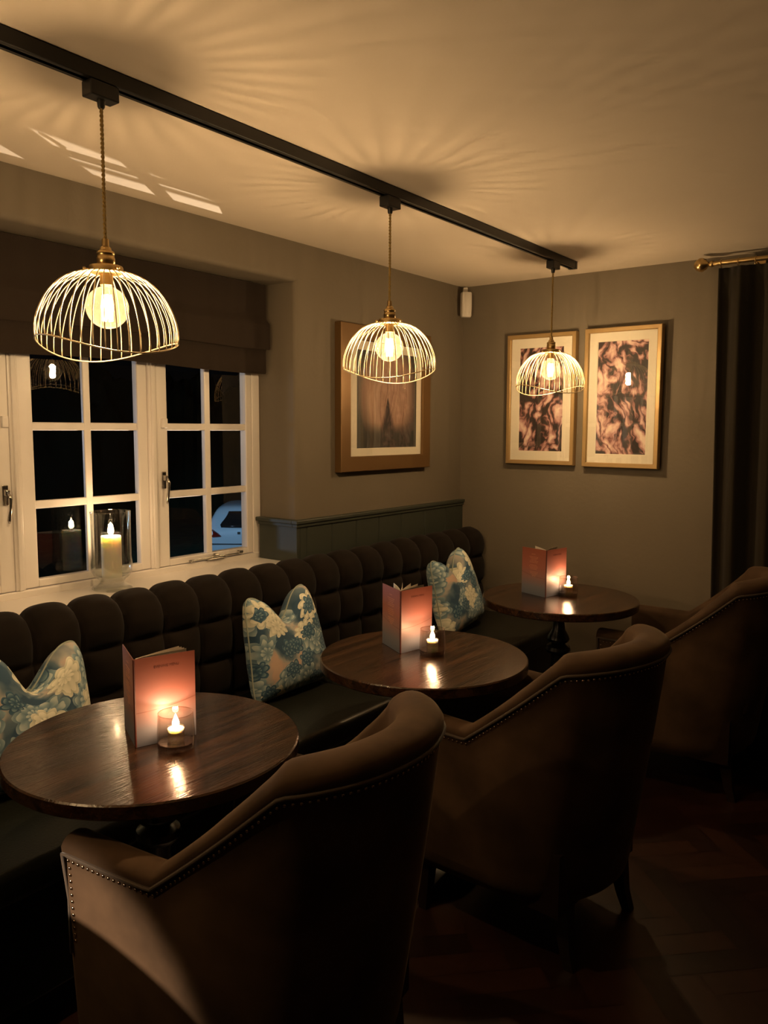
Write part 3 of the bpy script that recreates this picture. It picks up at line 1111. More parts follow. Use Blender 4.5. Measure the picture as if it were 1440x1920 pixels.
# ================================================================== BANQUETTE
def make_banquette():
    x0, x1 = -4.75, -0.012
    root = empty('banquette_seat', 'long dark buttoned velvet banquette with black leather seat along the window wall', 'banquette', ((x0 + x1) / 2, -0.35, 0))
    ox = (x0 + x1) / 2
    def X(x):
        return x - ox
    OY = 0.35
    # plinth and front
    box('plinth', X(x0), X(x1), -0.60 + OY, -0.06 + OY, 0.001, 0.10, MT['black'], root)
    box('seat_base', X(x0), X(x1), -0.655 + OY, -0.05 + OY, 0.10, 0.385, MT['leather'], root, 0.008)
    # seat cushion with soft front edge, single long squab split into three
    segs = [(-4.75, -3.10), (-3.10, -1.55), (-1.55, -0.012)]
    for a, b_ in segs:
        bm = bmesh.new()
        bm_box(bm, X(a) + 0.0015, X(b_) - 0.0015, -0.680 + OY, -0.165 + OY, 0.386, 0.470, 0.022, 4)
        o = from_bm('seat_cushion', bm, MT['leather'], root, True)
        sharp(o, 50)
    # tufted back
    cw = 0.158
    prof = []   # (y, z, v) front face from seat level up and over the top
    # outline, parametric length
    path = [(-0.150, 0.40), (-0.162, 0.50), (-0.168, 0.60), (-0.172, 0.70), (-0.175, 0.80), (-0.172, 0.845), (-0.160, 0.880), (-0.138, 0.905), (-0.108, 0.918), (-0.075, 0.915), (-0.055, 0.900)]
    # cumulative length and resample
    P = [Vector((0, a, b_)) for a, b_ in path]
    L = [0]
    for a, b_ in zip(P[:-1], P[1:]):
        L.append(L[-1] + (b_ - a).length)
    tot = L[-1]
    nv = 96
    samp = []
    for k in range(nv + 1):
        s = tot * k / nv
        for i in range(len(L) - 1):
            if L[i] <= s <= L[i + 1] + 1e-9:
                t = (s - L[i]) / (L[i + 1] - L[i])
                samp.append((P[i].lerp(P[i + 1], t), s))
                break
    def nrm(k):
        a = samp[max(0, k - 1)][0]
        b_ = samp[min(nv, k + 1)][0]
        d = (b_ - a).normalized()
        return Vector((0, -d.z, d.y))
    rowlen = 0.150
    stop = tot
    ncol = int(round((x1 - x0) / cw))
    cw = (x1 - x0) / ncol
    per = 16
    vs, fs = [], []
    nxx = ncol * per
    for i in range(nxx + 1):
        x = x0 + (x1 - x0) * i / nxx
        u = (i / per)
        for k in range(nv + 1):
            p, s = samp[k]
            # rows measured down from the top back
            r = (tot - s) / rowlen
            first = 0.226
            d0 = tot - s
            if d0 < first:
                fv = min(1.0, (d0 + 0.03) / (first + 0.03))
            else:
                fv = ((d0 - first) / rowlen) % 1.0
            fu = u % 1.0
            a = (1 - abs(2 * fu - 1) ** 2.6) ** 0.55
            b_ = max(0.0, 1 - abs(2 * fv - 1) ** 2.6) ** 0.55
            hgt = a * b_
            off = 0.046 * hgt - 0.014
            n = nrm(k)
            wob = 0.004 * noise.noise(Vector((x * 6, s * 8, 0)))
            q = p + n * (off + wob)
            vs.append((X(x), q.y + OY, q.z))
    m = nv + 1
    for i in range(nxx):
        for k in range(nv):
            a = i * m + k
            fs.append((a, a + m, a + m + 1, a + 1))
    # back & ends closure
    b0 = len(vs)
    for i in (0, nxx):
        x = x0 + (x1 - x0) * i / nxx
        vs.append((X(x), -0.052 + OY, 0.40))
    fs.append(tuple([b0] + [k for k in range(m)][::-1]))
    fs.append(tuple([b0 + 1] + [nxx * m + k for k in range(m)]))
    fs.append((b0, b0 + 1, nxx * m + nv, nv))
    o = pydata('tufted_back', vs, fs, MT['dark_velvet'], root, True)
    # buttons at the seams
    return root

make_banquette()


# ================================================================== CUSHIONS
def make_cushion(label, loc, rotz, lean, seed, size=0.42, chop=0.11, roll=0.0, width=1.0):
    root = empty('cushion', label, 'cushion', loc, rotz, 'leaf-printed cushions on the banquette')
    root.rotation_euler = (lean, roll, rotz)
    n = 40
    vs, fs, uvs = [], [], {}
    S2 = size / 2
    grid = {}
    def shape(u, v):
        # u,v in -1..1 ; outline slightly concave between pointed corners
        cx = u * S2 * width * (1 - 0.07 * (1 - abs(v) ** 2) * abs(u) ** 3) * (1 - 0.20 * (chop / 0.11) * ((v + 1) / 2) ** 1.6)
        cz = v * S2 * (1 - 0.05 * (1 - abs(u) ** 2) * abs(v) ** 3)
        rc = (abs(u) * abs(v)) ** 7
        cx *= 1 - 0.08 * rc
        cz *= 1 - 0.06 * rc
        # karate chop dent from the top edge
        if v > -0.4:
            t = (v + 0.4) / 1.4
            cz -= chop * math.exp(-(u / 0.42) ** 2) * t ** 2
        # ears lean inwards
        return cx, cz
    def thick(u, v):
        e = (1 - abs(u) ** 3.0) * (1 - abs(v) ** 3.0)
        t = 0.080 * max(0, e) ** 0.42
        if v > -0.5:
            t *= 1 - 0.35 * math.exp(-(u / 0.30) ** 2) * ((v + 0.5) / 1.5)
        return t
    idx = {}
    for side in (1, -1):
        for j in range(n + 1):
            for i in range(n + 1):
                u = -1 + 2 * i / n
                v = -1 + 2 * j / n
                edge = i in (0, n) or j in (0, n)
                if edge and side == -1:
                    idx[(side, i, j)] = idx[(1, i, j)]
                    continue
                cx, cz = shape(u, v)
                w = 0.006 * noise.noise(Vector((u * 2.2 + seed, v * 2.2, side)))
                # pocket crease of the dent
                y = -side * (thick(u, v) + (w if not edge else 0))
                y += 0.012 * math.exp(-(u / 0.35) ** 2) * max(0, v) * 1.0
                idx[(side, i, j)] = len(vs)
                vs.append((cx, y, cz + S2))
                uvs[len(vs) - 1] = ((u + 1) / 2, (v + 1) / 2)
        for j in range(n):
            for i in range(n):
                f = (idx[(side, i, j)], idx[(side, i + 1, j)], idx[(side, i + 1, j + 1)], idx[(side, i, j + 1)])
                fs.append(f if side == 1 else f[::-1])
    me = bpy.data.meshes.new('cushion_cover')
    me.from_pydata(vs, [], fs)
    uvl = me.uv_layers.new(name='UVMap')
    for lp in me.loops:
        uvl.data[lp.index].uv = uvs[lp.vertex_index]
    link('cushion_cover', me, cushion_mat(seed), root, True)
    rim = [vs[idx[(1, i, 0)]] for i in range(n)] + [vs[idx[(1, n, j)]] for j in range(n)] + [vs[idx[(1, i, n)]] for i in range(n, 0, -1)] + [vs[idx[(1, 0, j)]] for j in range(n, 0, -1)]
    tube('piped_edge', rim, 0.0035, MT['cushion_pipe'], root, 6, True)
    return root

MT['cushion_pipe'] = simple('pale_sage_piping', (0.36, 0.40, 0.34), 0.8)
make_cushion('nearest leaf-printed cushion at the left edge, behind the front table', (-2.795, -0.31, 0.470), radians(-3), radians(-11), 1.0, size=0.41, chop=0.13, roll=radians(5))
make_cushion('leaf-printed cushion on the seat between the front and middle tables', (-1.735, -0.325, 0.474), radians(-3), radians(-12), 2.0, size=0.405, chop=0.12, roll=radians(-3))
make_cushion('farthest leaf-printed cushion, behind the middle table near the corner', (-0.480, -0.335, 0.474), radians(2), radians(-13), 3.3, size=0.405, chop=0.13, roll=radians(-8))


# ================================================================== TABLES
def make_table(x, y, label):
    root = empty('round_table', label, 'table', (x, y, 0), 0, 'round pub tables')
    R_ = 0.343
    lathe('tabletop', [(0, 0.716), (R_ - 0.004, 0.716), (R_, 0.720), (R_, 0.7465), (R_ - 0.0035, 0.75), (0, 0.75)], MT['table'], root, 96)
    lathe('mounting_disc', [(0, 0.700), (0.17, 0.700), (0.175, 0.7155), (0, 0.7155)], MT['table_leg'], root, 32)
    lathe('pedestal_column', [(0, 0.70), (0.06, 0.70), (0.055, 0.685), (0.028, 0.675), (0.024, 0.65), (0.030, 0.60), (0.045, 0.575), (0.050, 0.56), (0.045, 0.548), (0.030, 0.54),
                              (0.052, 0.525), (0.056, 0.510), (0.050, 0.498), (0.032, 0.49), (0.028, 0.47), (0.034, 0.40), (0.040, 0.30), (0.036, 0.20), (0.030, 0.15), (0.050, 0.135),
                              (0.052, 0.12), (0.040, 0.105), (0.045, 0.085), (0.07, 0.07), (0, 0.07)], MT['table_leg'], root, 32)
    base = lathe('pedestal_base', [(0, 0.075), (0.08, 0.072), (0.13, 0.050), (0.165, 0.035), (0.188, 0.022), (0.188, 0.004), (0.175, 0.001), (0, 0.001)], MT['table_leg'], root, 48)
    return root

TBL = [(-2.782, -0.865), (-1.795, -0.974), (-0.657, -0.935)]
make_table(*TBL[0], 'front round dark oak table with menu and tea light, nearest the viewer')
make_table(*TBL[1], 'middle round dark oak table with menu and tea light')
make_table(-3.86, -0.90, 'round dark oak table just beyond the left edge of the view')
make_table(*TBL[2], 'farthest round dark oak table with menu and tea light by the far wall')


# ================================================================== MENUS
def text_mesh(s, size, name, mat, parent, loc, rot, align='CENTER'):
    cu = bpy.data.curves.new(name, 'FONT')
    cu.body = s
    cu.size = size
    cu.align_x = align
    cu.extrude = 0.0001
    t = bpy.data.objects.new(name, cu)
    C.objects.link(t)
    dg = bpy.context.evaluated_depsgraph_get()
    me = bpy.data.meshes.new_from_object(t.evaluated_get(dg))
    bpy.data.objects.remove(t)
    o = link(name, me, mat, parent, False, loc, rot)
    return o


def make_menu(x, y, dr, dl, label, fan):
    """standing open menu; spine at x,y; dr / dl = directions of the front and back covers"""
    root = empty('menu', label, 'menu', (x, y, 0.7505), 0, 'standing menus on the tables')
    w, h, t = 0.146, 0.212, 0.0022
    for k, d in enumerate((dr, dl)):
        ang = atan2(d[1], d[0])
        e = None
        me = bpy.data.meshes.new('cover')
        # local panel: x from 0..w, outside face at y=-t (for front), inside at y=0
        s = -1 if k == 0 else 1
        vs = [(0.001, 0, 0), (w, 0, 0), (w, 0, h), (0.001, 0, h), (0.001, s * t, 0), (w, s * t, 0), (w, s * t, h), (0.001, s * t, h)]
        fs = [(4, 5, 6, 7) if k == 0 else (5, 4, 7, 6), (0, 3, 2, 1), (0, 1, 5, 4), (1, 2, 6, 5), (2, 3, 7, 6), (3, 0, 4, 7)]
        me.from_pydata(vs, [], fs)
        uvl = me.uv_layers.new(name='UVMap')
        for p in me.polygons:
            for li in p.loop_indices:
                v = me.vertices[me.loops[li].vertex_index].co
                uvl.data[li].uv = (v.x / w, v.z / h)
        me.materials.append(MT['menu'])
        me.materials.append(MT['menu_inside'])
        me.materials.append(MT['menu_edge'])
        me.polygons[1].material_index = 1
        for q in (2, 3, 4, 5):
            me.polygons[q].material_index = 2
        bm = bmesh.new(); bm.from_mesh(me); bmesh.ops.recalc_face_normals(bm, faces=bm.faces); bm.to_mesh(me); bm.free()
        o = link('front_cover' if k == 0 else 'back_cover', me, None, root, False, (0, 0, 0), (0, 0, ang))
        if k == 0:
            text_mesh('EVENING MENU', 0.0085, 'title_text', MT['ink'], o, (w * 0.52, -t - 0.0003, h * 0.865), (pi / 2, 0, 0))
        else:
            # block of centred lines too small to read
            bm = bmesh.new()
            z = h * 0.90
            rnd = random.Random(5)
            for q, ww in enumerate([.016, 0, .05, .044, .030, .05, .042, 0, .034, .048, .046, .036, 0, .05, .045, .03, .022]):
                z -= 0.0062
                if ww == 0:
                    continue
                ww *= 1.0
                xx = w * 0.5 - ww / 2
                while xx < w * 0.5 + ww / 2:
                    l = rnd.uniform(0.003, 0.008)
                    bm_box(bm, xx, xx + l, t, t + 0.0003, z, z + 0.0021)
                    xx += l + 0.0015
            from_bm('small_print', bm, MT['ink_light'], o)
    # spine
    box('spine', -0.0026, 0.0022, -0.0026, 0.0022, 0, 0.2115, MT['menu_edge'], root, 0.0008, 1)
    # inner pages fanned between the covers
    a0, a1 = atan2(dr[1], dr[0]), atan2(dl[1], dl[0])
    if a1 < a0:
        a1 += 2 * pi
    for f in fan:
        a = a0 + (a1 - a0) * f
        a_ = (cos(a), sin(a))
        nrm_ = (-a_[1], a_[0])
        vs, fs = [], []
        for k in range(7):
            q = k / 6
            bx = 0.005 + (w - 0.014) * q
            sag = 0.010 * sin(pi * q) * (0.5 - f)
            px_, py_ = bx * a_[0] + nrm_[0] * sag, bx * a_[1] + nrm_[1] * sag
            vs += [(px_, py_, 0.003), (px_, py_, h + 0.0005), (px_ + nrm_[0] * 0.0004, py_ + nrm_[1] * 0.0004, h + 0.0005), (px_ + nrm_[0] * 0.0004, py_ + nrm_[1] * 0.0004, 0.003)]
        for k in range(6):
            b0 = 4 * k
            for q in range(4):
                fs.append((b0 + q, b0 + (q + 1) % 4, b0 + 4 + (q + 1) % 4, b0 + 4 + q))
        fs.append((0, 1, 2, 3))
        fs.append((24, 25, 26, 27))
        pydata('page', vs, fs, MT['page'], root)
    return root

make_menu(-2.844, -0.873, (0.134, -0.046), (0.050, 0.104), 'red and slate menu standing on the front table', [0.12, 0.17, 0.22, 0.27])
make_menu(-1.829, -0.903, (0.156, -0.030), (0.070, 0.125), 'red and slate menu standing fanned open on the middle table', [0.16, 0.30, 0.45, 0.62, 0.80])
make_menu(-0.712, -0.893, (0.150, -0.030), (0.040, 0.13), 'red and slate menu standing on the farthest table', [0.2, 0.7])


# ================================================================== TEA LIGHTS
def flame(parent, z, s=1.0, name='flame'):
    prof = [(0, 0), (0.0028, 0.001), (0.0046, 0.005), (0.0050, 0.009), (0.0040, 0.015), (0.0022, 0.021), (0.0008, 0.027), (0, 0.030)]
    o = lathe(name, [(r * s * 1.45, z + q * s * 0.95) for r, q in prof], MT['flame'], parent, 14)
    return o


def make_tealight(x, y, label):
    root = empty('tea_light_holder', label, 'candle holder', (x, y, 0.7505), 0, 'smoked glass tea lights on the tables')
    R_, h = 0.0435, 0.086
    # tumbler: outer wall, rim, inner wall
    lathe('tumbler_wall', [(R_ * 0.97, 0.012), (R_, 0.020), (R_ * 1.0, 0.035), (R_ * 0.965, 0.060), (R_ * 0.93, h), (R_ * 0.905, h), (R_ * 0.90, h - 0.002)], MT['smoke'], root, 48)
    lathe('tumbler_base', [(0, 0.0), (R_ * 0.90, 0.0), (R_ * 0.965, 0.004), (R_ * 0.97, 0.012), (R_ * 0.93, 0.0165), (0, 0.0155)], MT['smoke_base'], root, 48)
    tl = empty('tea_light', 'lit tea light in a clear cup', None)
    bpy.data.objects.remove(tl)
    cup = lathe('candle_cup', [(0, 0.0165), (0.018, 0.0165), (0.0195, 0.019), (0.0195, 0.052), (0.0185, 0.052), (0.0182, 0.021), (0, 0.020)], MT['cup_glass'], root, 32)
    lathe('candle_wax', [(0, 0.0475), (0.0175, 0.0485), (0.0178, 0.040), (0, 0.0385)], MT['wax'], cup, 24)
    tube('wick', [(0, 0, 0.047), (0.0003, 0, 0.054)], 0.0007, MT['wick'], cup, 5)
    fl = flame(root, 0.051, 1.15)
    light('candle_light', 'POINT', (0, 0, 0.066), 0.68, (1.0, 0.62, 0.34), 0.007, root)
    return root

make_tealight(-2.787, -0.948, 'lit tea light in smoked tumbler beside the menu on the front table')
make_tealight(-1.768, -0.990, 'lit tea light in smoked tumbler beside the menu on the middle table')
make_tealight(-0.617, -0.958, 'lit tea light in smoked tumbler beside the menu on the farthest table')


# ================================================================== HURRICANE LAMP ON THE SILL
def make_hurricane():
    hx, hy = -2.232, 0.118
    root = empty('hurricane_vase', 'clear glass hurricane vase on the white window sill', 'vase', (hx, hy, 0.9037))
    k = 1.30
    prof = [(0, 0.004), (0.030, 0.0008), (0.052, 0.0), (0.056, 0.004), (0.052, 0.010), (0.040, 0.015), (0.033, 0.021), (0.036, 0.028), (0.048, 0.038), (0.055, 0.052), (0.0565, 0.072),
            (0.0535, 0.095), (0.0535, 0.150), (0.0545, 0.217), (0.0553, 0.220), (0.0545, 0.222), (0.0522, 0.219), (0.0512, 0.150), (0.0512, 0.095), (0.0540, 0.073), (0.0525, 0.055),
            (0.044, 0.041), (0.025, 0.034), (0, 0.032)]
    lathe('glass_vase', [(r * k, z * k) for r, z in prof], MT['vase_glass'], root, 64)
    c = empty('pillar_candle', 'cream pillar candle burning inside the glass vase on the sill', 'candle', (hx, hy, 0.9037))
    prof = [(0, 0.034), (0.0265, 0.034), (0.0275, 0.038), (0.0275, 0.148), (0.0265, 0.1525), (0.023, 0.151), (0.012, 0.148), (0, 0.147)]
    lathe('candle_body', [(r * k, z * k) for r, z in prof], MT['wax'], c, 40)
    tube('wick', [(0, 0, 0.190), (0.0005, 0, 0.206)], 0.0011, MT['wick'], c, 6)
    flame(c, 0.203, 1.55)
    light('candle_light', 'POINT', (0, 0, 0.228), 1.5, (1.0, 0.62, 0.33), 0.008, c)

MT['vase_glass'] = thin_glass('vase_glass', (0.91, 0.925, 0.91), 0.085)
make_hurricane()


# ================================================================== ARMCHAIRS
CW, CARM, CZ, CSY, CSI, CSZ, CD, CZB = 0.60, 0.265, 0.625, 0.262, 0.010, 0.862, 0.675, 0.878

def smooth_path(pts, n):
    """Catmull-Rom through pts, n samples per span"""
    out = []
    P = [Vector(p) for p in pts]
    P = [P[0] * 2 - P[1]] + P + [P[-1] * 2 - P[-2]]
    for i in range(1, len(P) - 2):
        for k in range(n):
            t = k / n
            a, b_, c, d = P[i - 1], P[i], P[i + 1], P[i + 2]
            out.append(0.5 * ((2 * b_) + (c - a) * t + (2 * a - 5 * b_ + 4 * c - d) * t * t + (3 * b_ - a - 3 * c + d) * t ** 3))
    out.append(P[-2])
    return out


def chair_plan(n=92):
    """plan outline at rim height: near arm front -> round the back -> far arm front; returns list of (point, normal, s)"""
    w = CW / 2
    half = [(-w, 0, 0), (-w - 0.002, -0.14, 0), (-w, -CARM, 0), (-w + 0.004, -0.40, 0), (-w + 0.034, -CARM - CSY, 0), (-w + 0.092, -0.598, 0), (-w + 0.18, -0.652, 0), (0, -CD, 0)]
    full = half + [(-x, y, 0) for (x, y, z) in half[:-1][::-1]]
    pts = smooth_path(full, 14)
    # resample evenly
    L = [0]
    for a, b_ in zip(pts[:-1], pts[1:]):
        L.append(L[-1] + (b_ - a).length)
    tot = L[-1]
    out = []
    i = 0
    for k in range(n + 1):
        s = tot * k / n
        while i < len(L) - 2 and L[i + 1] < s:
            i += 1
        t = (s - L[i]) / max(1e-9, L[i + 1] - L[i])
        p = pts[i].lerp(pts[i + 1], min(1, t))
        d = (pts[i + 1] - pts[i]).normalized()
        out.append((p, Vector((-d.y, d.x, 0)) * -1, s / tot))
    return out, tot


def chair_height(y, x):
    """rim (piping) height from plan position"""
    a = -y
    if a < CARM - 0.02:
        return CZ + 0.004 * (1 - a / CARM)
    y1 = CARM - 0.02
    y2 = CARM + CSY
    if a < y2:
        t = (a - y1) / (y2 - y1)
        # straight sweep with short easing at the foot
        z = CZ + (CSZ - CZ) * t
        z += -0.006 * sin(pi * t)
        return z
    t = min(1, (a - y2) / (CD - y2))
    return CSZ + (CZB - CSZ) * (t ** 1.0)


def make_chair(x, y, rotz, label):
    root = empty('tub_armchair', label, 'armchair', (x, y, 0), rotz, 'brown velvet tub armchairs')
    plan, tot = chair_plan(110)
    n = len(plan)
    zb = 0.155
    cen = Vector((0, -0.33, 0))
    def taper(p, z, h):
        """outer skin at height z for the rim point p"""
        t = max(0.0, min(1.0, (h - z) / (h - zb)))
        k = 0.115 * t ** 1.15
        q = p.copy()
        back = max(0.0, min(1, (-p.y - 0.2) / 0.45))
        q.x = p.x * (1 - 0.75 * k)
        q.y = p.y + k * 0.85 * back
        if z < zb + 0.07:
            r = (zb + 0.07 - z) / 0.07
            q = q + (Vector((0, -0.33, 0)) - Vector((q.x, q.y, 0))).normalized() * 0.045 * r ** 2.2
        return q
    # ---------- shell (outer skin + roll + inner skin)
    sect_roll = []
    vs, fs = [], []
    zlev = [0.0, 0.02, 0.045, 0.075, 0.16, 0.30, 0.5, 0.7, 0.86, 1.0]
    cols = []
    rim = []
    for (p, nm, s) in plan:
        h = chair_height(p.y, p.x)
        back = max(0.0, min(1.0, (-p.y - CARM) / 0.30))
        rw = 0.066 + 0.032 * back          # roll width
        rh = 0.033 + 0.010 * back          # roll height
        lean = 0.0
        col = []
        for t in zlev:
            z = zb + (h - 0.006 - zb) * t if t > 0.1 else zb + (0.50) * t
            if t <= 0.1:
                z = zb + t * 1.0
            q = taper(p, z, h)
            col.append((q.x, q.y, z))
        # roll
        for k in range(0, 11):
            a = pi * (k / 10)
            dn = rw / 2 - (rw / 2 + 0.004) * cos(a)
            dz = rh * sin(a) ** 0.8
            q = p - nm * (dn - 0.004)
            if k == 0:
                q = p + nm * 0.005
            col.append((q.x, q.y, h + dz))
        # inner wall down to the seat, leaning inwards a little
        q0 = p - nm * rw
        for t, inn in ((0.15, -0.004), (0.4, -0.010), (0.7, 0.0), (1.0, 0.012)):
            z = h + (0.36 - h) * t
            q = q0 - nm * (0.010 * 0 + inn) * (1 if back > 0 else 0.4)
            f = 1 - 0.06 * t
            col.append((q.x * f, q.y, z))
        q = q0
        cols.append(col)
        rim.append((p + nm * 0.006, h, nm))
    def endcap(c, dy, k):
        cx_ = sum(q[0] for q in c) / len(c)
        cz_ = sum(q[2] for q in c) / len(c)
        hx_ = max(abs(q[0] - cx_) for q in c)
        out = []
        for q in c:
            ox_ = (q[0] - cx_)
            out.append((cx_ + ox_ * (1 - k / max(hx_, 1e-3)), q[1] + dy, q[2] - (k if q[2] > 0.5 else -k)))
        return out
    cols = [endcap(cols[0], 0.010, 0.010), endcap(cols[0], 0.0075, 0.003)] + cols + [endcap(cols[-1], 0.0075, 0.003), endcap(cols[-1], 0.010, 0.010)]
    n = len(cols)
    m = len(cols[0])
    for c in cols:
        vs.extend(c)
    for i in range(n - 1):
        for k in range(m - 1):
            a = i * m + k
            fs.append((a, a + 1, a + m + 1, a + m))
    # arm front caps
    fs.append(tuple(range(m)))
    fs.append(tuple((n - 1) * m + k for k in range(m))[::-1])
    shell = pydata('upholstered_shell', vs, fs, MT['velvet'], root, True)
    sharp(shell, 55)
    # ---------- piping along rim and down the arm fronts
    path = []
    a0 = taper(plan[0][0], 0.40, CZ)
    a1 = taper(plan[-1][0], 0.40, CZ)
    path.append((a0.x - 0.003, a0.y + 0.002, 0.40))
    path.append((a0.x - 0.003, a0.y + 0.003, 0.52))
    for (q, h, nm) in rim:
        path.append((q.x, q.y + (0.002 if -q.y < 0.01 else 0), h - 0.003))
    path.append((a1.x + 0.003, a1.y + 0.003, 0.52))
    path.append((a1.x + 0.003, a1.y + 0.002, 0.40))
    tube('piping', path, 0.0045, MT['piping'], root, 6)
    # ---------- nailheads
    bm = bmesh.new()
    def nail(pos, nm):
        r = bmesh.ops.create_icosphere(bm, subdivisions=1, radius=0.0042)
        rot = Vector(nm).to_track_quat('Z', 'Y').to_matrix()
        for v in r['verts']:
            c = v.co.copy()
            c.z *= 0.55
            v.co = rot @ c + Vector(pos)
    # positions along rim every 15 mm, 17 mm below the piping
    acc = 0
    last = None
    step = 0.0150
    samples_ = []
    for (p, nm, s) in plan:
        h = chair_height(p.y, p.x)
        q = taper(p, h - 0.018, h) + nm * 0.0012
        samples_.append((Vector((q.x, q.y, h - 0.018)), nm))
    d = 0.008
    for (a, na), (b_, nb) in zip(samples_[:-1], samples_[1:]):
        L_ = (b_ - a).length
        while d <= L_:
            t = d / L_
            nail(a.lerp(b_, t), na.lerp(nb, t))
            d += step
        d -= L_
    for side, pl in ((0, plan[0]), (1, plan[-1])):
        p, nm, s = pl
        z = CZ - 0.030
        while z > 0.42:
            q = taper(p, z, CZ) + nm * 0.0012
            nail((q.x, q.y - 0.011, z), nm)
            z -= step
    o = from_bm('nailhead_trim', bm, MT['nail'], root, True)
    o['label'] = 'row of small bronze nailheads'
    # ---------- front rail and seat cushion
    wi = CW / 2 - 0.075
    box('front_rail', -CW / 2 + 0.055, CW / 2 - 0.055, -0.035, -0.004, 0.17, 0.345, MT['velvet'], root, 0.010, 3)
    bm = bmesh.new()
    bm_box(bm, -CW / 2 + 0.075, CW / 2 - 0.075, -0.575, -0.006, 0.345, 0.465, 0.035, 5)
    for v in bm.verts:
        if v.co.z > 0.42:
            v.co.z += 0.018 * max(0, 1 - (v.co.x / 0.24) ** 2) * max(0, 1 - ((v.co.y + 0.29) / 0.29) ** 2)
        if v.co.y < -0.40:
            v.co.x *= 1 - 0.22 * ((-v.co.y - 0.40) / 0.175)
    o = from_bm('seat_cushion', bm, MT['velvet'], root, True)
    sharp(o, 50)
    bm = bmesh.new()
    bm_box(bm, -CW / 2 + 0.06, CW / 2 - 0.06, -0.52, -0.035, 0.165, 0.345)
    from_bm('seat_base', bm, MT['dark_wood'], root)
    # ---------- legs
    for (lx, ly, sp) in ((-0.215, -0.05, 0), (0.215, -0.05, 0), (-0.175, -0.50, 1), (0.175, -0.50, 1)):
        vs, fs = [], []
        top, bot = 0.024, 0.014
        dx = 0.012 * (1 if lx > 0 else -1)
        dy = -0.035 * sp
        for (s_, z, ox_, oy_) in ((bot, 0.0, dx, dy), (bot * 1.2, 0.06, dx * 0.5, dy * 0.5), (top, 0.175, 0, 0)):
            for a, b_ in ((-1, -1), (1, -1), (1, 1), (-1, 1)):
                vs.append((lx + ox_ + a * s_, ly + oy_ + b_ * s_, z))
        for k in range(2):
            for q in range(4):
                fs.append((4 * k + q, 4 * k + (q + 1) % 4, 4 * k + 4 + (q + 1) % 4, 4 * k + 4 + q))
        fs.append((0, 1, 2, 3))
        fs.append((8, 9, 10, 11))
        pydata('leg', vs, fs, MT['dark_wood'], root)
    return root

chair = make_chair(-2.784, -0.920, 0.132, 'nearest brown velvet tub armchair at the front table')
for (x, y, r, lab) in ((-1.735, -1.070, -0.071, 'brown velvet tub armchair at the middle table'),
                       (-3.93, -1.13, 0.02, 'brown velvet tub armchair just beyond the left edge of the view'),
                       (-0.470, -1.143, 0.078, 'farthest brown velvet tub armchair, in front of the curtain')):
    c = copy_tree(chair)
    c.location = (x, y, 0)
    c.rotation_euler = (0, 0, r)
    c['label'] = lab


# ================================================================== OUTSIDE
def make_outside():
    # lawn sloping away, car park strip
    vs, fs = [], []
    n = 30
    def gz(x, y):
        return -0.95 - 0.93 * min(1, max(0, (y - 1.5) / 8)) + 0.03 * noise.noise(Vector((x * 0.5, y * 0.5, 0)))
    for j in range(n + 1):
        for i in range(n + 1):
            x = -14 + 40 * i / n
            y = 0.305 + 30 * j / n
            vs.append((x, y, gz(x, y)))
    for j in range(n):
        for i in range(n):
            a = j * (n + 1) + i
            fs.append((a, a + 1, a + n + 2, a + n + 1))
    o = pydata('ground_outside', vs, fs, MT['lawn'], None, True)
    tag(o, 'dark night lawn outside the window', 'ground', kind='structure')
    hd = empty('hedge', 'tall dark hedge beyond the lawn outside the window', 'hedge', (6, 22, -1.95))
    vs, fs = [], []
    nx, nz = 160, 24
    for j in range(nz + 1):
        for i in range(nx + 1):
            a = j / nz * pi
            x = -18 + 36 * i / nx
            d = 0.55 * noise.noise(Vector((x * 0.9, a * 2, 3))) + 0.25 * noise.noise(Vector((x * 3, a * 6, 1)))
            vs.append((x, -(1.0 + d) * cos(a), (5.0 + d * 2) * sin(a) ** 0.6))
    for j in range(nz):
        for i in range(nx):
            a = j * (nx + 1) + i
            fs.append((a, a + 1, a + nx + 2, a + nx + 1))
    pydata('foliage', vs, fs, MT['hedge'], hd, True)

make_outside()


